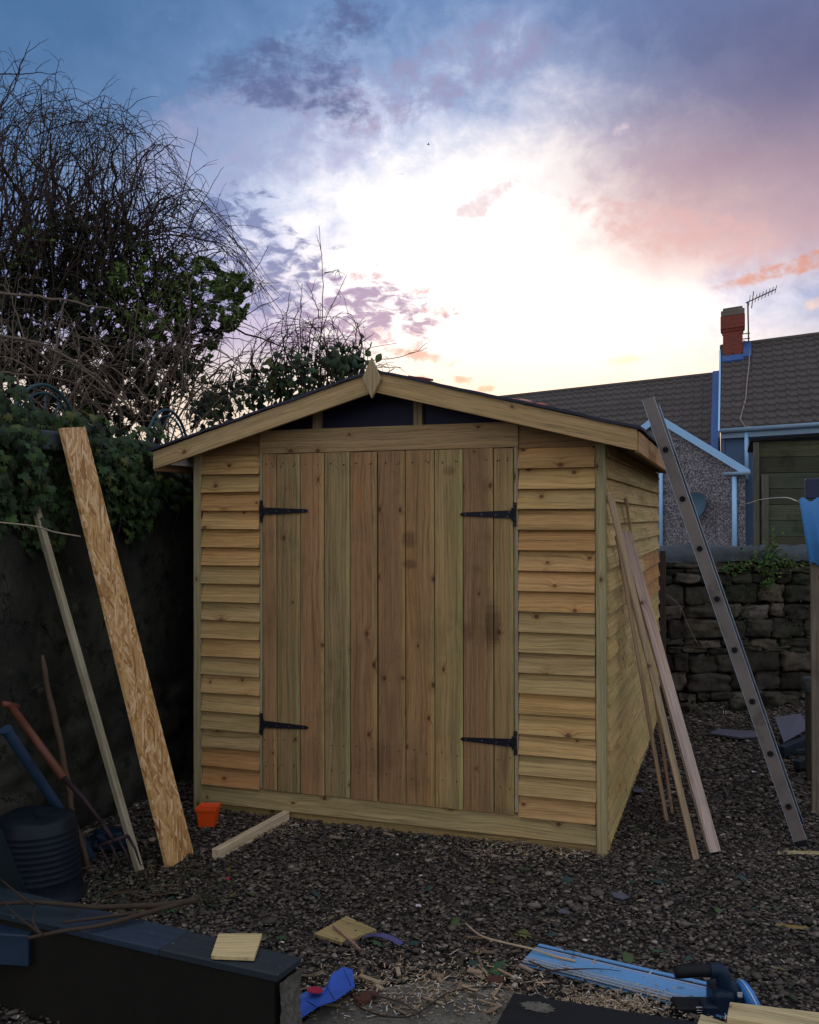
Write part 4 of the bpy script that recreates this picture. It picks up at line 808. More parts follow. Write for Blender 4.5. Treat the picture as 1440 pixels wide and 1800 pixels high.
def npmesh(name, V, F, k, parent, mat, tint_, smooth=True, kind=None, label=None, cat=None):
    me = bpy.data.meshes.new(name); root = np.array(parent.location) if parent else np.zeros(3); V = (V-root).astype(np.float32)
    me.vertices.add(len(V)); me.vertices.foreach_set('co', V.ravel()); me.loops.add(F.size); me.loops.foreach_set('vertex_index', F.astype(np.int32).ravel())
    me.polygons.add(len(F)); me.polygons.foreach_set('loop_start', np.arange(0, F.size, k, dtype=np.int32))
    me.update(calc_edges=True)
    if smooth: me.polygons.foreach_set('use_smooth', np.ones(len(F), bool))
    at = me.attributes.new('tint', 'FLOAT_VECTOR', 'POINT'); t = np.asarray(tint_, np.float32); t = np.tile(t, (len(V), 1)) if t.ndim == 1 else t.astype(np.float32); at.data.foreach_set('vector', t.ravel())
    me.materials.append(MT[mat]); me.validate(); o = bpy.data.objects.new(name, me); sc.collection.objects.link(o)
    if parent: o.parent = parent
    tag(o, label, cat, None, kind); return o
def bez(p0, p1, p2, n, wig=0.):
    t = np.linspace(0, 1, n)[:, None]; P = (1-t)**2*p0+2*t*(1-t)*p1+t*t*p2
    if wig: k = RG.normal(0, wig, (n, 3)).cumsum(0); k -= k[0]; P = P+k
    return P
def A3(v): return np.array(v[:]) if not isinstance(v, np.ndarray) else v
TD = 7.2
tree = thing('bare_tree', (D(120, 700, TD).x, D(120, 700, TD).y, 0), 'large tangled bare-branched tree with dark evergreen growth behind the left wall', 'tree')
tb_ = TW(); base_ = A3(tree.location)
for q in ((60, 560), (150, 520), (250, 560), (-40, 520), (330, 560), (200, 640), (60, 690)):
    e_ = A3(D(q[0], q[1], TD+U(-.4, .4))); mid = (base_+e_)/2+np.array([U(-.2, .2), U(-.2, .2), .3]); tb_.add(bez(base_+np.array([U(-.05, .05), U(-.05, .05), 0]), mid, e_, 16, .012), .05, .016, 7)
tb_.build('trunk', tree, 'bark', (.06, .045, .035))
topT = [(-80, 90), (0, 150), (40, 158), (120, 190), (190, 205), (240, 225), (330, 300), (355, 350), (380, 410), (430, 460), (490, 515), (520, 560)]
tw1 = TW()
def twig_from(P, i, r_, ln, drp=.0, n=8, px=None):
    p0 = P[i]; tdir = P[min(i+1, len(P)-1)]-P[max(i-1, 0)]; tdir = tdir/(np.linalg.norm(tdir)+1e-9); d = tdir*.6+RG.normal(0, .6, 3); d /= np.linalg.norm(d)
    return bez(p0, p0+d*ln*.5+np.array([0, 0, ln*.15]), p0+d*ln+np.array([0, 0, -drp*ln]), n, .004)
for i in range(215):
    bx = RG.uniform(-110, 300); by = RG.uniform(380, 600); mx = bx+RG.normal(30, 70); mx = min(mx, 430); te = interp(topT, mx); k = RG.random()**1.3
    my = te-25+(by-te)*k*.8; tx = min(mx+RG.choice([-1, 1, 1])*RG.uniform(40, 190), 480); ty = max(my+RG.uniform(-10, 110), interp(topT, tx)+RG.uniform(0, 40))
    dd = RG.normal(0, .45); p0 = A3(D(bx, by, TD+dd)); p1 = A3(D(mx, my-(by-my)*.45, TD+dd*1.2)); p2 = A3(D(tx, ty, TD+dd*1.3+RG.normal(0, .2)))
    P = bez(p0, p1, p2, 22, .010); r_ = RG.uniform(.0032, .0055); tw1.add(P, r_, .0016)
    for j in range(RG.integers(1, 5)):
        ii = RG.integers(6, 21); Q = twig_from(P, ii, r_, RG.uniform(.12, .5), RG.uniform(.1, .9), 9); tw1.add(Q, .0030, .0013)
        if RG.random() < .5: tw1.add(twig_from(Q, 4, r_, RG.uniform(.05, .16), .1, 6), .002, .001)
for i in range(46):      # stouter forking limbs
    bx = RG.uniform(-60, 260); by = RG.uniform(480, 620); tx = bx+RG.normal(40, 90); te = interp(topT, tx); P = bez(A3(D(bx, by, TD)), A3(D((bx+tx)/2+RG.normal(0, 30), (by+te)/2-20, TD)), A3(D(tx, te+RG.uniform(20, 170), TD+RG.normal(0, .3))), 16, .018)
    tw1.add(P, .014, .004, 5)
    for j in range(4): tw1.add(twig_from(P, RG.integers(4, 14), 0, RG.uniform(.25, .6), .2, 9), .006, .002)
# long outliers
for l in (((0, 190), (30, 140), (52, 70)), ((-10, 205), (40, 125), (48, 78)), ((0, 130), (60, 128), (96, 134)), ((70, 300), (95, 230), (109, 147)), ((60, 240), (160, 195), (252, 246)), ((270, 276), (300, 240), (330, 258)), ((240, 300), (255, 210), (185, 215)), ((200, 420), (330, 380), (357, 318)), ((200, 430), (300, 395), (360, 378)), ((150, 560), (350, 500), (490, 492)), ((200, 600), (400, 560), (470, 500)), ((300, 520), (430, 560), (480, 600)), ((320, 480), (400, 420), (430, 470)), ((330, 560), (420, 520), (470, 440)), ((370, 600), (440, 540), (490, 515))):
    P = bez(*[A3(D(x, y, TD-.3)) for x, y in l], 20, .004); tw1.add(P, .006, .0025)
    for j in range(3): tw1.add(twig_from(P, RG.integers(8, 18), 0, RG.uniform(.08, .2)), .003, .0015)
# dense inner thicket
for i in range(1100):
    bx = RG.uniform(-100, 350); by = RG.uniform(390, 760); ln = RG.uniform(.2, .8); d = RG.normal(0, 1, 3); d /= np.linalg.norm(d); p0 = A3(D(bx, by, TD+RG.normal(0, .4))); p2 = p0+d*ln; p1 = (p0+p2)/2+np.array([0, 0, ln*.25])+RG.normal(0, .06, 3)
    tw1.add(bez(p0, p1, p2, 9, .006), RG.uniform(.003, .007), .0015)
tw1.build('crown', tree, 'bark', (.055, .040, .034))
tw2 = TW()    # paler twigs in front, low down
for i in range(210):
    bx = RG.uniform(-60, 340); by = RG.uniform(620, 770); ln = RG.uniform(.3, 1.0); p0 = A3(D(bx, by, TD-.9+RG.normal(0, .3))); an = RG.uniform(-.5, 3.6); d = np.array([math.cos(an)*.95, math.cos(an)*-.3, abs(math.sin(an))*.55]); p2 = p0+d*ln; p1 = (p0+p2)/2+np.array([0, 0, ln*RG.uniform(.1, .4)])
    P = bez(p0, p1, p2, 14, .006); tw2.add(P, RG.uniform(.004, .008), .002); tw2.add(twig_from(P, 7, 0, .25), .003, .0015)
for l in (((0, 655), (80, 640), (160, 672)), ((0, 515), (150, 535), (210, 540)), ((95, 640), (110, 560), (130, 525)), ((110, 740), (150, 600), (185, 690)), ((0, 590), (140, 620), (230, 720))):
    tw2.add(bez(*[A3(D(x, y, TD-1.1)) for x, y in l], 20, .005), .011, .005, 5)
tw2.build('crown_twigs', tree, 'bark', (.16, .125, .10))
# small leaf mass
def leafcloud(n, sampler, size, tintf, asp=.45):
    C_ = np.array([sampler() for _ in range(n)]); a = RG.normal(0, 1, (n, 3)); a /= np.linalg.norm(a, axis=1)[:, None]; b = np.cross(a, RG.normal(0, 1, (n, 3))); b /= np.linalg.norm(b, axis=1)[:, None]; s_ = RG.uniform(.6, 1.4, (n, 1))*size
    V = np.stack([C_-a*s_, C_+b*s_*asp, C_+a*s_, C_-b*s_*asp], 1).reshape(-1, 3); F = np.arange(4*n).reshape(-1, 4); T = np.repeat(np.array([tintf(c) for c in C_]), 4, 0); return V, F, T
clumps = []
massT = [(-80, 430), (40, 405), (90, 372), (140, 362), (200, 372), (255, 420), (320, 445), (380, 455), (430, 480), (445, 500)]
massB = [(-80, 760), (100, 760), (230, 760), (300, 730), (350, 660), (395, 600), (430, 560), (445, 500)]
def mass_ok(x, y): return interp(massT, x)+18*mn.noise(Vector((x/25, 1, 0))) < y < interp(massB, x)+25*mn.noise(Vector((x/25, 9, 0)))
for _ in range(330):
    while True:
        x, y = U(-80, 440), U(370, 760)
        if mass_ok(x, y): break
    sp = U(14, 34) if x < 300 else U(8, 22)
    clumps.append((x, y, sp, random.gauss(0, .35), (x > 190 and y > 440 and y < 600 and random.random() < .75) or random.random() < .12))
cur = [None]
def samp():
    for _ in range(60):
        c_ = random.choice(clumps); x, y = random.gauss(c_[0], c_[2]), random.gauss(c_[1], c_[2]*.75)
        hole = mn.noise(Vector((x/17, y/17, 4)))+.5*mn.noise(Vector((x/7, y/7, 9)))
        if hole < (-.12 if y > 480 else .04): continue
        if y < 470 and random.random() > (y-350)/120 and not (60 < x < 250): continue
        if mass_ok(x, y): break
    cur[0] = c_; samp.green.append(c_[4]); return A3(D(x, y, TD+c_[3]+random.gauss(0, .12)))
samp.green = []; n_ = 52000; gi = iter(range(n_))
def tf(c): g_ = samp.green[next(gi)]; k = U(.6, 1.5); return (.060*k, .105*k, .020*k) if g_ else (.018*k, .028*k, .014*k)
V, F, T = leafcloud(n_, samp, .021, tf); npmesh('foliage', V, F, 4, tree, 'leaf', T, smooth=False)

# bramble shrub behind the shed roof
BD = 8.6
shrub = thing('bramble_shrub', (D(500, 700, BD).x, D(500, 700, BD).y, 0), 'leafy bramble with arching bare shoots behind the left roof slope', 'shrub')
st = TW(); b_ = A3(shrub.location)
for q in ((380, 720), (440, 690), (500, 660), (560, 650), (610, 650)): e_ = A3(D(*q, BD)); st.add(bez(b_+RG.normal(0, .1, 3)*[1, 1, 0], (b_+e_)/2+np.array([.1, 0, .2]), e_, 12, .01), .025, .01, 6)
env = [(340, 690), (380, 640), (440, 600), (500, 545), (560, 520), (620, 560), (650, 590), (700, 640)]
for i in range(170):
    bx = RG.uniform(350, 640); by = RG.uniform(650, 740)-max(0, (bx-560))*.3; tx = bx+RG.normal(0, 60); tx = min(max(tx, 330), 680); ty = interp(env, tx)+RG.uniform(0, 1)**.8*110
    mx = bx+RG.normal(0, 45); my = min(by, ty)-RG.uniform(-10, 30); P = bez(A3(D(bx, by, BD+RG.normal(0, .3))), A3(D(mx, my, BD)), A3(D(tx, ty, BD+RG.normal(0, .3))), 16, .006); st.add(P, RG.uniform(.004, .008), .002)
    for j in range(2): st.add(twig_from(P, RG.integers(5, 14), 0, RG.uniform(.1, .3), .2), .003, .0015)
for l in (((560, 640), (575, 500), (567, 402)), ((560, 600), (590, 520), (603, 482)), ((500, 660), (505, 560), (512, 505)), ((530, 620), (530, 540), (535, 495)), ((580, 640), (620, 570), (640, 560)), ((590, 640), (640, 600), (652, 590)), ((600, 635), (700, 632), (758, 606)), ((600, 640), (670, 645), (706, 648)), ((430, 650), (470, 560), (570, 575)), ((560, 560), (560, 530), (540, 500)), ((570, 480), (590, 470), (590, 470)), ((400, 700), (480, 640), (700, 600))):
    P = bez(*[A3(D(x, y, BD-.1)) for x, y in l], 18, .004); st.add(P, .006, .0025)
    for j in range(3): st.add(twig_from(P, RG.integers(6, 16), 0, RG.uniform(.06, .16)), .003, .0018)
st.build('stem', shrub, 'bark', (.075, .055, .045))
items = []
for i in range(900):
    c1 = random.choice(((600, 632, 26, 16), (560, 650, 30, 18), (500, 665, 26, 22), (450, 690, 30, 24), (400, 715, 30, 22), (520, 690, 40, 14), (615, 640, 14, 12), (360, 715, 14, 14)))
    x, y = random.gauss(c1[0], c1[2]), random.gauss(c1[1], c1[3]); k = U(.6, 1.4)
    items.append((D(x, y, BD+random.gauss(-.1, .25)), (U(-1, 1), -U(.2, 1), U(-.2, 1)), (U(-1, 1), U(-.3, .3), U(-1, .4)), U(.045, .10), (.022*k, .050*k, .022*k) if random.random() < .8 else (.06, .09, .025)))
mb = MB(); add_leaves(mb, items, lambda s_: oval_leaf(s_, .38)); mb.build('foliage', 'leaf', shrub)
for i, l in enumerate((((258, 785), (262, 700), (330, 690)),)): pass

# ================================================================ neighbour shed and log store on the right
nb = thing('neighbour_shed', (3.9, 6.9, 0), 'old dark green timber shed beyond the stone wall', 'shed'); y_ = 6.5
mb = MB(); x0 = 2.90; z = .3
while z < 2.30: mb.box((x0+.02, y_-.0-.004*((int(z*10)) % 2), z), (4.6, y_+.03, z+.165), jit((.075, .085, .060), .35)); z += .17
mb.box((2.93, y_+.031, .3), (4.55, y_+.034, 2.3), (.02, .02, .015)); mb.build('wall_boards', 'mossy', nb, bevel=.004)
for xa_, xb_, z1, dy in ((2.875, 2.935, 2.33, -.04), (2.955, 3.03, 1.98, -.035)): mb = MB(); mb.box((xa_, y_+dy-.02, .0), (xb_, y_-.013, z1), (.13, .13, .10), 2); mb.build('corner_post', 'mossy', nb, bevel=.004)
mb = MB(); v = [(2.84, y_-.08, 2.335), (4.7, y_-.08, 2.42), (4.7, 8.3, 2.42), (2.84, 8.3, 2.335)]; mb.prism(v, (0, 0, .03), (.03, .03, .03)); mb.build('roof', 'black', nb)
mb = MB(); mb.box((2.9, y_+.035, 0), (2.93, 8.2, 2.32), (.04, .045, .035), 1); mb.box((4.57, y_+.035, 0), (4.6, 8.2, 2.32), (.04, .045, .035), 1); mb.build('side_boards', 'mossy', nb)
mb = MB(); mb.box((3.45, y_-.03, .9), (4.3, y_-.013, 1.55), (.04, .04, .035)); mb.build('hatch', 'mossy', nb)
ls = thing('log_store', (3.35, 1.2, 0), 'open log store with blue corrugated sheet roof at the right edge', 'log store')
mb = MB(); nx_ = 60; v = []; f = []; a0_, b0_ = PY(1405, 878, .9), PY(1423, 992, .9)
for i in range(nx_+1):
    t = i/nx_*.9
    for p in (a0_, b0_): v.append(p+Vector((t*.98, t*.20, .012*math.sin(t*2*math.pi/.075))))
f = [(2*i, 2*i+1, 2*i+3, 2*i+2) for i in range(nx_)]; k = len(v); nn = Vector((-.1, .3, -.0)); v += [Vector(p)+Vector((0, .004, -.001)) for p in v]; f += [tuple(k+r for r in q[::-1]) for q in f]+[(0, k, k+1, 1)]; f += [(2*i+1, k+2*i+1, k+2*i+3, 2*i+3) for i in range(nx_)]
mb.add(v, f); mb.build('corrugated_sheet', 'corr', ls, smooth=True)
mb = MB(); p = PY(1434, 1005, .93); mb.box((p.x-.022, .93, 0), (p.x+.04, .985, p.z+.25), (.20, .17, .13), 2); mb.build('post', 'oldwood', ls, bevel=.002)
mb = MB(); mb.box((p.x+.8, .93, 0), (p.x+.86, .985, 1.6), (.20, .17, .13), 2); mb.build('post', 'oldwood', ls, bevel=.002)
mb = MB(); q = PY(1416, 858, .98); mb.box((q.x, .96, q.z-.055), (q.x+.9, 1.05, q.z+.05)); mb.build('top_rail', M('blue_black', plain((.02, .035, .08), .6)), ls, bevel=.004)
mb = MB(); mb.box((p.x+.06, 1.5, 0), (p.x+.8, 1.55, 1.6), (.02, .02, .02)); mb.build('back_board', 'mossy', ls)

# ================================================================ debris pile on the right
def sheet(name, pts, th_, mat, label, cat, tint_=(1, 1, 1)):
    P = [G(x, y, z) for x, y, z in pts]; mb = MB(); mb.prism(P, (0, 0, -th_), tint_); return mb.build(name, mat, label=label, cat=cat, bevel=.001)
sheet('flat_board', ((1247, 1288, .03), (1300, 1296, .03), (1345, 1294, .03), (1335, 1286, .035), (1265, 1281, .03)), .012, 'greysheet', 'dark flat board lying behind the ladder near the stone wall', 'board')
sheet('folded_sheet', ((1378, 1305, .04), (1425, 1278, .09), (1408, 1254, .16), (1362, 1260, .14)), .006, 'greysheet', 'grey-purple folded sheet propped on the debris right of the ladder', 'sheet')
sheet('roof_slate', ((1418, 1262, .12), (1470, 1275, .10), (1470, 1250, .14), (1430, 1250, .15)), .008, 'greysheet', 'bluish slate lying at the right edge beside the folded sheet', 'slate')
for (a, b, w_, t_, lb, tt) in (((1372, 1322), (1470, 1285), .07, .05, 'charred black beam lying under the folded sheet', (.7, .8, 1)), ((1400, 1345), (1480, 1315), .05, .04, 'lower black beam at the right edge of the debris', (.8, .8, .8)), ((1400, 1322), (1455, 1318), .03, .012, 'narrow pale board lying on the black beams', (2.2, 2.2, 2))):
    mb = MB(); mb.beam(G(*a, .05), G(*b, .07), w_, t_, (0, 0, 1), tt); mb.build('charred_beam', 'black', label=lb, cat='beam', bevel=.003)
for i, (x, y, s_) in enumerate(((1282, 1228, .07), (1300, 1248, .09), (1265, 1225, .06), (1322, 1222, .07), (1355, 1240, .10), (1390, 1238, .07), (1240, 1262, .05), (1212, 1250, .06), (1405, 1225, .08), (1335, 1262, .06))):
    mb = MB(); mb.rock(G(x, y)+Vector((0, 0, s_*.4)), (s_, s_*.8, s_*.55), U(0, 3), 6, .16, ex=.6); mb.build('rubble_stone', 'stone', smooth=True, label='dark loose stone at the foot of the stone wall', cat='stone', group='loose stones by the stone wall')
mb = MB(); c_ = PY(1430, 1203, 1.6); mb.rock(c_, (.055, .05, .04), .3, 6, .1, ex=.85); mb.build('grey_block', 'coping', smooth=True, label='pale grey broken block perched at the right edge', cat='block')
mb = MB(); mb.box((c_.x-.04, 1.56, 0), (c_.x+.1, 1.68, c_.z-.036), (.05, .045, .04), 2); mb.build('tree_stump', 'oldwood', label='dark upright stump under the pale grey block', cat='stump', bevel=.01)

# ================================================================ house far behind
E_ = Vector((.918, -.397, 0)); DPV = Vector((0, 1, 0)); P0 = Vector((2.381, 21.993, 0))
def H(x, ly, z): return P0+E_*x+DPV*ly+Vector((0, 0, z))
house = thing('terraced_house', H(0, 0, 0), 'pebbledashed house with brown tiled roofs and pale trim coloured with blue skylight beyond the wall', 'house')
def troof(x0, x1, ly0, ly1, z0, z1, nm):
    tw_, nc = .30, int(round((x1-x0)/.30)); rows = 14; spt = 10; mb = MB(); sl_ = math.hypot(ly1-ly0, z1-z0)
    for r in range(rows):
        v = []; f = []; ta, tb__ = r/rows, (r+1.12)/rows
        cols_ = nc*spt
        for c in range(cols_+1):
            x = x0+(x1-x0)*c/cols_; ph = (c % spt)/spt; prof_ = .050*max(0, math.sin(math.pi*min(1, ph*2.2))) if ph < .46 else .004+.006*math.sin((ph-.46)/.54*math.pi)
            for t, lift in ((ta, .075), (tb__, .010)):
                v.append(H(x, ly0+(ly1-ly0)*t, z0+(z1-z0)*t+lift+prof_))
            v.append(H(x, ly0+(ly1-ly0)*ta, z0+(z1-z0)*ta-.01))
        for c in range(cols_): a = c*3; f += [(a, a+3, a+4, a+1), (a+2, a+5, a+3, a)]
        mb.add(v, f)
    return mb.build(nm, 'tile', house)
def hpoly(name, pts, mat, d=(0, .12, 0), par=house, gcm=None):
    P = [H(*p) for p in pts]; mb = MB(); mb.prism(P, d, g=gcm); return mb.build(name, mat, par)
rA = troof(-.06, 7.4, -.0, 3.5, 3.83, 6.60, 'roof'); rB = troof(-12.06, -.13, .0, 3.5, 3.03, 5.80, 'roof')
def ridge(x0, x1, z): mb = MB(); mb.tube([H(x0+(x1-x0)*i/30, 3.5, z) for i in range(31)], .11, 8); mb.build('ridge_tile', 'tile', house)
ridge(-.06, 7.4, 6.60); ridge(-12.06, -.13, 5.8)
hpoly('back_roof', ((-.06, 3.5, 6.6), (7.4, 3.5, 6.6), (7.4, 7, 3.8), (-.06, 7, 3.8)), 'tile', (0, 0, -.05)); hpoly('back_roof', ((-12, 3.5, 5.8), (-.13, 3.5, 5.8), (-.13, 7, 3.0), (-12, 7, 3.0)), 'tile', (0, 0, -.05))
hpoly('gable_wall', ((-.04, .1, 0), (-.04, 6.9, 0), (-.04, 6.9, 3.6), (-.04, 3.5, 6.5), (-.04, .1, 3.65)), 'bluewall', (.1, -.04, 0))
hpoly('front_wall', ((-.02, .15, 0), (7.3, .15, 0), (7.3, .15, 3.85), (-.02, .15, 3.85)), 'bluewall'); hpoly('front_wall', ((-12, .15, 0), (-.025, .15, 0), (-.025, .15, 3.0), (-12, .15, 3.0)), 'pebble')
# verge board and flashing between the roofs
mb = MB(); mb.beam(H(-.085, -.06, 3.72), H(-.085, 3.3, 6.42), .22, .045, (0, 0, 1)); mb.build('verge_board', 'upvc', house)
mb = MB(); P = [H(-.33, 0, 3.14), H(-.11, 0, 3.14), H(-.11, 3.5, 5.92), H(-.33, 3.5, 5.92)]; mb.prism(P, (0, -.02, .012)); mb.build('flashing', 'lead', house)
def gut(pts, r_, mat, nm): mb = MB(); mb.tube([H(*p) for p in pts], r_, 8); return mb.build(nm, mat, house, smooth=True)
gut(((-.03, -.10, 3.80), (7.4, -.10, 3.80)), .062, 'gutter', 'gutter'); mb = MB(); mb.beam(H(-.03, -.02, 3.68), H(7.4, -.02, 3.68), .16, .03); mb.build('eaves_board', 'gutter', house)
gut(((.66, -.02, 3.72), (.66, -.02, 2.5)), .055, 'upvc', 'downpipe')
# pebbledash extension
ex = [(-4.0, -2, 0), (.60, -2, 0), (.60, -2, 2.60), (-1.70, -2, 4.05), (-4.0, -2, 2.60)]
hpoly('extension_wall', ex, 'pebble', (0, .15, 0)); hpoly('extension_side', ((.60, -1.84, 0), (.60, .1, 0), (.60, .1, 2.6), (.60, -1.84, 2.6)), 'pebble', (-.1, .04, 0))
for a, b in (((-1.70, 4.09), (.68, 2.59)), ((-1.70, 4.09), (-4.1, 2.59))):
    hpoly('extension_roof', ((a[0], -2.1, a[1]+.02), (b[0], -2.1, b[1]+.02), (b[0], 1., b[1]+.02), (a[0], 1., a[1]+.02)), 'tile', (0, 0, .07))
    mb = MB(); mb.beam(H(a[0], -2.12, a[1]-.02), H(b[0], -2.12, b[1]-.02), .17, .03, (0, 0, 1)); mb.build('bargeboard', 'upvc', house)
gut(((.05, -2.14, 2.57), (.72, -2.14, 2.57)), .05, 'gutter', 'gutter'); gut(((.33, -2.08, 2.5), (.33, -2.08, .2)), .06, 'upvc', 'downpipe'); gut(((-1.60, -2.08, 3.3), (-1.60, -2.08, .2)), .05, 'upvc', 'downpipe')
# chimney (> courses, corbel, cement cap)
mb = MB(); cx0, cx1 = .00, .60; g8 = []
def cbox(mb, x0, x1, l0, l1, z0, z1):
    v = [H(x, l, z) for z in (z0, z1) for x, l in ((x0, l0), (x1, l0), (x1, l1), (x0, l1))]; g_ = [(x+(l-l0)*1.0, z, 0) for z in (z0, z1) for x, l in ((x0, l0), (x1, l0), (x1, l1+.05), (x0, l1+.05))]
    mb.add(v, [(0, 3, 2, 1), (4, 5, 6, 7), (0, 1, 5, 4), (1, 2, 6, 5), (2, 3, 7, 6), (3, 0, 4, 7)], g_)
cbox(mb, cx0, cx1, 3.0, 3.6, 5.7, 6.98); cbox(mb, cx0-.03, cx1+.03, 2.97, 3.63, 6.98, 7.06); cbox(mb, cx0-.07, cx1+.07, 2.93, 3.67, 7.06, 7.42); ch = mb.build('chimney', 'brick', house)
mb = MB(); cbox(mb, cx0-.06, cx1+.06, 2.94, 3.66, 7.42, 7.60); cbox(mb, cx0+.0, cx1+.0, 3.0, 3.6, 7.6, 7.68); mb.build('cement_cap', 'cement', ch, bevel=.02)
mb = MB(); P = [H(x, l, z) for x, l, z in ((-.02, 2.72, 6.03), (.64, 2.72, 6.03), (.64, 2.96, 6.22), (-.02, 2.96, 6.22))]; mb.prism(P, (0, -.02, .05)); P = [H(x, l, z) for x, l, z in ((.61, 2.8, 6.1), (.86, 2.8, 6.1), (.86, 3.4, 6.6), (.61, 3.4, 6.66))]; mb.prism(P, (0, -.03, .06)); mb.build('chimney_flashing', 'lead', ch)
mb = MB(); mb.tube([H(*p) for p in ((.80, 3.0, 6.35), (.78, 2.4, 5.85), (.70, 1.6, 5.2), (.66, 1.0, 4.72), (.55, .5, 4.3), (.50, .2, 4.1), (.62, -.05, 3.88), (.8, -.1, 3.85))], .018, 5); mb.build('roof_cable', 'wire', house, smooth=True)
# aerial & dish
mast = H(.76, 3.3, 7.0); ae_ = thing('tv_aerial', mast, 'rooftop television aerial on a thin mast beside the brick chimney', 'aerial')
m0, m1 = H(.78, 3.3, 6.5), H(.76, 3.3, 7.82); mb = MB(); mb.tube([m0, m1], .022, 6); mb.build('mast', 'aerial', ae_)
for z in (6.75, 6.9): mb = MB(); mb.tube([H(.6, 3.3, z), H(.82, 3.3, z)], .016, 5); mb.build('bracket', 'aerial', ae_)
q0_, q1_ = H(.70, 3.3, 7.80), H(1.58, 3.3, 8.06); mb = MB(); mb.tube([q0_, q1_], .018, 5); mb.build('boom', 'aerial', ae_)
for i in range(9):
    c_ = q0_.lerp(q1_, .12+i*.11); hl = .13 if i else .2; hl = .26 if i == 1 else hl; mb = MB(); mb.tube([c_-Vector((.03, .1, hl)), c_+Vector((.03, .1, hl))], .010 if i != 1 else .02, 4); mb.build('element', 'aerial', ae_)
dc = H(-.62, -2.25, 1.80); di = thing('satellite_dish', dc, 'dark oval satellite dish on the pebbledashed wall behind the ladder', 'satellite dish'); mb = MB(); v = []; f = []; dn_ = Vector((-.45, -.85, .25)).normalized(); du = dn_.cross(Vector((0, 0, 1))).normalized(); dv = dn_.cross(du)
for i in range(7):
    for k in range(24): q = 2*math.pi*k/24; r_ = .30*i/6+.001; v.append(dc+du*math.cos(q)*r_*.95+dv*math.sin(q)*r_*1.1+dn_*(r_*r_*.9))
for i in range(6):
    for k in range(24): f.append((i*24+k, i*24+(k+1) % 24, (i+1)*24+(k+1) % 24, (i+1)*24+k))
mb.add(v, f); mb.add([Vector(p)-dn_*.015 for p in v], [q[::-1] for q in f]); mb.build('dish_bowl', 'dish', di, smooth=True)
mb = MB(); mb.tube([dc-dv*-.28, dc+dn_*.32+dv*.1], .012, 5); mb.build('feed_arm', 'aerial', di); mb = MB(); mb.tube([dc, dc+Vector((.02, .25, -.05))], .02, 6); mb.build('bracket', 'aerial', di)
# bird
bp_ = D(753, 254, 20); bd = MB(); bd.tube([bp_+RT*-.028, bp_+RT*-.01, bp_+RT*.015, bp_+RT*.032+UP*.004], [.002, .009, .008, .001], 6)
for sg in (-1, 1): bd.add([bp_+RT*-.008, bp_+RT*.012, bp_+RT*.01+FW*sg*.05+UP*.02, bp_+RT*-.004+FW*sg*.05+UP*.021], [(0, 1, 2, 3), (3, 2, 1, 0)])
bd.build('bird', 'birdm', label='tiny dark bird flying high above the shed', cat='bird')
# loose wires
mb = MB(); mb.tube(smooth_pts([PX(-30, 915, -.2), PX(60, 925, -.15), PX(95, 935, -.14), PX(141, 943, -.12)], 6), .0035, 5, (.4, .33, .25)); mb.build('loose_twig', 'bark', smooth=True, label='thin pale shoot hanging horizontally left of the strand board', cat='twig')
mb = MB(); mb.tube(smooth_pts([PY(1172, 1045, 3.5), PY(1195, 1065, 3.5), PY(1210, 1100, 3.5), PY(1228, 1135, 3.5)], 6), .003, 5, (.2, .18, .14)); mb.build('loose_twig', 'bark', smooth=True, label='thin pale stem arching in front of the stone wall', cat='twig')
mb = MB(); mb.tube(smooth_pts([D(1312, 886, 9.5), D(1340, 878, 9.5), D(1380, 875, 8), D(1404, 882, 6)], 6), .006, 5); mb.build('hanging_cable', 'wire', smooth=True, label='thin cable strung from the house towards the blue sheet', cat='cable')
mb = MB(); mb.tube(smooth_pts([G(615, 1740, .02), G(640, 1775, .02), G(720, 1787, .025), G(790, 1745, .02), G(860, 1735, .02), G(915, 1738, .015), G(940, 1712, .012)], 8), .0028, 5, (.04, .03, .025)); mb.build('loose_twig', 'bark', smooth=True, label='long dark wiry stem curling across the concrete', cat='twig')

# ================================================================ ground
mb = MB(); n_ = 80; v = []; f = []
xs_ = np.concatenate([[-200, -40, -8], np.linspace(-3, 6, 61), [12, 40, 200]]); ys_ = np.concatenate([[-100, -20, -6], np.linspace(-4, 7, 71), [14, 60, 300]])
for y in ys_:
    for x in xs_: v.append((x, y, -.008+(.008*mn.noise(Vector((x*2, y*2, 0))) if -3 <= x <= 6 and -4 <= y <= 7 else -.02)))
nx_ = len(xs_)
for j in range(len(ys_)-1):
    for i in range(nx_-1): a = j*nx_+i; f.append((a, a+1, a+nx_+1, a+nx_))
mb.add(v, f); mb.build('ground', 'soil', kind='structure', smooth=True, loc=(0, 0, 0))
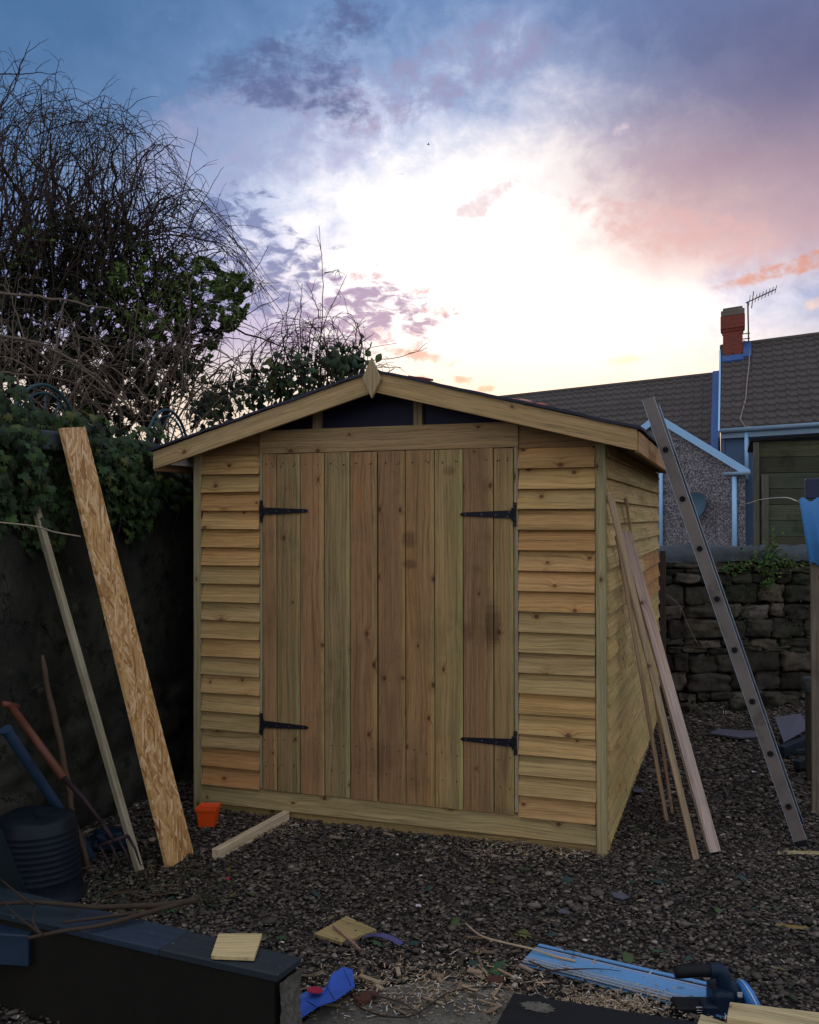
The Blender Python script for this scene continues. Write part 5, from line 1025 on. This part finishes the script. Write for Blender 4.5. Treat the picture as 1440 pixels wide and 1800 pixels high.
# gravel
def ico(sub):
    bm = bmesh.new(); bmesh.ops.create_icosphere(bm, subdivisions=sub, radius=1); V = np.array([v.co[:] for v in bm.verts]); F = np.array([[q.index for q in p.verts] for p in bm.faces]); bm.free(); return V, F
def stones(n, sampler, size, sub, layers=.012):
    V0, F0 = ico(sub); k = len(V0); pos = sampler(n); n = len(pos)
    sc_ = size*RG.lognormal(0, .42, n)[:, None]*np.stack([RG.uniform(.8, 1.5, n), RG.uniform(.6, 1.05, n), RG.uniform(.22, .48, n)], 1)
    # per-stone lumps
    var = [V0*(1+.22*np.sin(V0 @ RG.normal(0, 2.6, (3, 1)))+.18*np.sin(V0 @ RG.normal(0, 4, (3, 1))+1)) for _ in range(16)]
    # flatten facets
    B = np.array(var)[RG.integers(0, 16, n)]; B = np.clip(B, -RG.uniform(.65, 1, (n, 1, 3)), RG.uniform(.65, 1, (n, 1, 3))); B = B*sc_[:, None, :]
    an = RG.uniform(0, 6.283, n); tx = RG.normal(0, .22, n); c, s = np.cos(tx)[:, None], np.sin(tx)[:, None]; y, z = B[:, :, 1]*c-B[:, :, 2]*s, B[:, :, 1]*s+B[:, :, 2]*c
    c, s = np.cos(an)[:, None], np.sin(an)[:, None]; x2, y2 = B[:, :, 0]*c-y*s, B[:, :, 0]*s+y*c; Vv = np.stack([x2, y2, z], -1)+pos[:, None, :]; Vv[:, :, 2] += RG.uniform(-.003, layers, n)[:, None]
    F = (F0[None]+np.arange(n)[:, None, None]*k).reshape(-1, 3); col = np.array([(.084, .071, .060), (.120, .100, .083), (.064, .056, .050), (.155, .134, .115), (.078, .068, .063)])[RG.integers(0, 5, n)]*RG.uniform(.65, 1.25, (n, 1)); col[RG.random(n) < .012] *= 2.6
    return Vv.reshape(-1, 3), F, np.repeat(col, k, 0)
def region(xa, xb, ya, yb, dens):
    def s(n):
        m_ = int((xb-xa)*(yb-ya)*dens); p = np.stack([RG.uniform(xa, xb, m_), RG.uniform(ya, yb, m_), np.zeros(m_)], 1)
        keep = ~((p[:, 0] > .01) & (p[:, 0] < 2.12) & (p[:, 1] > .02) & (p[:, 1] < 3.05)) & (p[:, 0] > -.34)
        dd = p-np.array(CAM); dep = dd @ np.array(FW); px = 720+F_PX*(dd @ np.array(RT))/dep; keep &= (dep > 2.2) & (px > -120) & (px < 1560)
        cc_ = G(790, 1790); keep &= ~((np.hypot((p[:, 0]-cc_.x)/.42, (p[:, 1]-cc_.y)/.17) < 1) & (RG.random(m_) < .93)); return p[keep]
    return s
parts = [stones(0, region(-.35, 3.6, -2.3, -.9, 7000), .0068, 1), stones(0, region(-.35, 3.9, -.9, .9, 5600), .0075, 1), stones(0, region(1.9, 4.4, .9, 4.6, 3000), .0100, 1)]
Vs, Fs, Ts, o_ = [], [], [], 0
for V, F, T in parts: Vs.append(V); Fs.append(F+o_); Ts.append(T); o_ += len(V)
npmesh('gravel', np.concatenate(Vs), np.concatenate(Fs), 3, None, 'grave', np.concatenate(Ts), smooth=True, kind='stuff', label='brown-grey slate gravel covering the yard', cat='gravel')
# shavings and chips (uncountable)
mb = MB()
for i in range(3200):
    r_ = random.random()
    if r_ < .42: p = G(random.gauss(760, 130), random.gauss(1735, 28), .018)
    elif r_ < .62: p = G(random.gauss(945, 75), 1490+random.gauss(0, 12), .018)
    elif r_ < .68: p = G(random.gauss(480, 40), random.gauss(1455, 10), .015)
    elif r_ < .74: p = G(U(100, 1400), U(1480, 1780), .016)
    else: p = G(random.gauss(1080, 60), random.gauss(1765, 14), .018)
    an = U(0, 6.28); ln = U(.004, .020)*(1 if random.random() < .9 else 2.6); w_ = U(.0015, .004); d = Vector((math.cos(an), math.sin(an), U(-.25, .35))); pe_ = Vector((-d.y, d.x, U(-.3, .3)))
    k = U(.4, 1.1); t = (.40*k, .30*k, .19*k) if random.random() < .75 else (.55*k, .52*k, .46*k)
    mb.board(p, d*ln/2, pe_*w_/2, (0, 0, .0006), t)
mb.build('wood_shavings', 'chips', kind='stuff', label='pale wood shavings and splinters scattered over the gravel', cat='wood shavings')
# bigger chips, countable
for i, (x, y, a, b, dx, dy, c) in enumerate(((650, 1722, .085, .016, 1, -.35, (.30, .25, .17)), (665, 1735, .04, .012, 1, -.5, (.42, .36, .26)), (700, 1708, .05, .014, .5, -1, (.36, .28, .2)), (835, 1708, .05, .016, 1, -.1, (.34, .25, .18)), (905, 1718, .022, .012, 1, 2, (.4, .36, .3)), (905, 1732, .02, .012, 1, 3, (.42, .37, .3)), (925, 1702, .06, .012, 1, -.6, (.32, .25, .18)), (770, 1716, .04, .018, .9, .2, (.28, .2, .14)), (590, 1472, .06, .01, 1, .0, (.3, .22, .15)), (684, 1467, .07, .008, 1, -.4, (.36, .28, .2)), (1170, 1478, .08, .02, .8, .8, (.07, .06, .05)), (1300, 1449, .03, .006, 1, .1, (.42, .36, .3)))):
    p = G(x, y, .02); d = Vector((dx, dy, 0)).normalized(); mb = MB(); mb.board(p, d*a/2, Vector((-d.y, d.x, .1))*b/2, (0, 0, .004), c)
    mb.build('wood_chip', 'batten', label='small split wood chip lying on the ground among shavings', cat='wood chip', group='wood chips on the ground', bevel=.0006)
for i, (x, y, s_) in enumerate(((640, 1755, .030), (870, 1722, .024), (655, 1748, .018))):
    mb = MB(); mb.rock(G(x, y, .02), (s_, s_*.7, s_*.3), U(0, 3), 4, .15, (.09, .038, .03), .6); mb.build('brick_shard', 'chips', label='reddish brown brick shard among the wood chips', cat='brick shard', group='brick shards on the concrete')
for i in range(46):
    x, y = random.choice(((random.gauss(690, 90), random.gauss(1715, 34)), (random.gauss(880, 70), random.gauss(1712, 26)), (U(540, 1000), U(1690, 1795)), (random.gauss(1070, 60), random.gauss(1760, 12))))
    if (x < 530 and y > 1650) or (x > 905 and y < 1745 and x < 1340 and y > 1655) or (x > 870 and y > 1742): continue
    p = G(x, y, .02); an = U(0, 6.28); d = Vector((math.cos(an), math.sin(an)*.7, U(-.15, .15))).normalized(); mb = MB(); k = U(.35, 1.)
    mb.board(p, d*U(.012, .045), Vector((-d.y, d.x, U(-.3, .3)))*U(.003, .009), (0, 0, U(.001, .0035)), (.36*k, .27*k, .18*k))
    mb.build('wood_chip', 'batten', label='small split wood chip lying on the ground among shavings', cat='wood chip', group='wood chips on the ground', bevel=.0006)
for i in range(26):
    x, y = random.choice(((U(560, 960), U(1640, 1790)), (U(760, 1000), U(1640, 1700)), (U(540, 1440), U(1520, 1640)))); a = G(x, y, .022); an = U(0, 6.28); ln = U(.08, .28)
    q = a+Vector((math.cos(an), math.sin(an)*.6, 0))*ln; m_ = (a+q)/2+Vector((U(-.03, .03), U(-.03, .03), U(.0, .012)))
    branch('fallen_twig', [a, m_, q], U(.0018, .0035), .001, 'thin dark twig lying loose on the open gravel', (.05, .036, .028), group='twigs on the open gravel')
# fallen leaves
kinds = []
for sh, s_, t in ((oval_leaf, .06, (.05, .085, .03)), (ivy_leaf, .06, (.03, .075, .035)), (lambda s: oval_leaf(s, .42), .055, (.022, .055, .05)), (ivy_leaf, .05, (.10, .12, .03)), (oval_leaf, .05, (.075, .06, .04))):
    mb = MB(); items = [((0, -s_*.4, .0), (U(-.2, .2), U(-.2, .2), 1), (0, 1, 0), s_, t)]; add_leaves(mb, items, sh); o = mb.build('fallen_leaf', 'dryleaf', label='x', loc=(0, 0, 0)); kinds.append(o)
names_ = ['oval green leaf fallen flat on the gravel', 'lobed dark green leaf fallen on the gravel', 'rounded bluish green leaf fallen on the gravel', 'yellowish lobed leaf fallen on the gravel', 'dull brown oval leaf fallen on the gravel']
spots = [(925, 1527, 1, 1), (1000, 1545, 2, 1), (1112, 1549, 2, .9), (1155, 1547, 2, 1.1), (1120, 1455, 0, .9), (1150, 1528, 2, .8), (1190, 1562, 0, 1), (1262, 1596, 0, .8), (1152, 1671, 1, .8), (1105, 1680, 0, 1.3), (925, 1640, 3, 1.3), (930, 1660, 0, 1), (880, 1692, 1, 1.2), (840, 1690, 2, 1.8), (865, 1705, 1, 1.2), (972, 1640, 2, .8), (1020, 1640, 4, .8), (1210, 1682, 2, .6), (555, 1568, 2, .9), (530, 1460, 0, 1), (690, 1577, 4, 1), (755, 1560, 2, .7), (745, 1600, 4, .6), (800, 1615, 0, 1.1), (440, 1568, 0, 1), (410, 1575, 2, .9), (305, 1570, 2, 1.1), (270, 1560, 4, 1), (300, 1598, 1, 1), (370, 1590, 0, 1.1), (410, 1635, 2, 1), (255, 1600, 3, .9), (495, 1648, 1, .9), (730, 1655, 2, 1), (660, 1655, 1, .8), (1325, 1595, 2, .8), (1255, 1530, 2, .9), (1305, 1540, 2, .9), (1325, 1416, 2, .9), (1275, 1298, 3, 1.2), (1330, 1200, 0, 1.), (230, 1490, 4, 1), (190, 1560, 0, 1), (1370, 1700, 3, .8), (1236, 1470, 1, .5), (975, 1470, 4, .7), (500, 1610, 4, .7), (620, 1600, 4, .8)]
used = set()
for x, y, k, s_ in spots:
    if y > 1590 and x < 500: z = .02
    src = kinds[k]; o = src if k not in used else src.copy()
    if k in used: sc.collection.objects.link(o)
    used.add(k); o.location = G(x, y, .020); o.rotation_euler = (U(-.3, .3), U(-.3, .3), U(0, 6.28)); o.scale = (s_, s_, s_); tag(o, names_[k], 'leaf', 'fallen '+names_[k].split(' leaf')[0]+' leaves')
# leaf litter carpet near the low wall
mb = MB(); items = []
for i in range(800):
    x, y = (U(60, 420), U(1500, 1600)) if random.random() < .55 else (U(0, 1440), U(1330, 1790))
    p = G(x, y, .017)
    if p.x < WX+.02: p.x = WX+.05
    if .0 < p.x < 2.13 and p.y > -.02: continue
    k = U(.4, 1.2); items.append((p, (U(-.5, .5), U(-.5, .5), 1), (U(-1, 1), U(-1, 1), 0), U(.015, .04), (.05*k, .05*k, .025*k) if random.random() < .6 else (.03*k, .05*k, .03*k)))
add_leaves(mb, items, oval_leaf); mb.build('leaf_litter', 'dryleaf', kind='stuff', label='small dark leaf litter strewn over the gravel', cat='leaf litter')
# small odd bits: white tag, foil, plastic by the shed side
for (x, y, s_, m_, nm, lb, ct) in ((735, 1592, .014, 'white', 'paper_tag', 'tiny white paper tag lying on the gravel before the doors', 'tag'), (1325, 1357, .014, 'white', 'paper_scrap', 'tiny white scrap lying left of the ladder', 'scrap'), (1122, 1390, .045, 'greysheet', 'plastic_film', 'crumpled bluish plastic film beside the shed side', 'plastic film'), (990, 1603, .022, 'greysheet', 'foil_scrap', 'crumpled silvery scrap near the blue rail', 'scrap'), (1090, 1575, .04, 'greysheet', 'slate_piece', 'dark flat slate piece in front of the shed corner', 'slate'), (400, 1545, .010, 'redmark', 'red_cap', 'small red cap at the foot of the strand board', 'cap')):
    mb = MB(); c_ = G(x, y, .022); mb.prism([c_+Vector((math.cos(q)*s_*U(.7, 1.1), math.sin(q)*s_*U(.7, 1.1), U(-.003, .004))) for q in (0, 1.3, 2.6, 4.1, 5.2)], (0, 0, .002)); mb.build(nm, m_, label=lb, cat=ct)
mb = MB(); 
for i in range(3): mb.board(G(1355 if 0 else 1272+i*4, 1252, .06), (0, 0, .012), (.003, 0, 0), (0, .001, 0))
mb.build('white_clip', 'white', label='tiny white toothed clip on the rubble by the stone wall', cat='clip')
print('objects', len(bpy.data.objects))
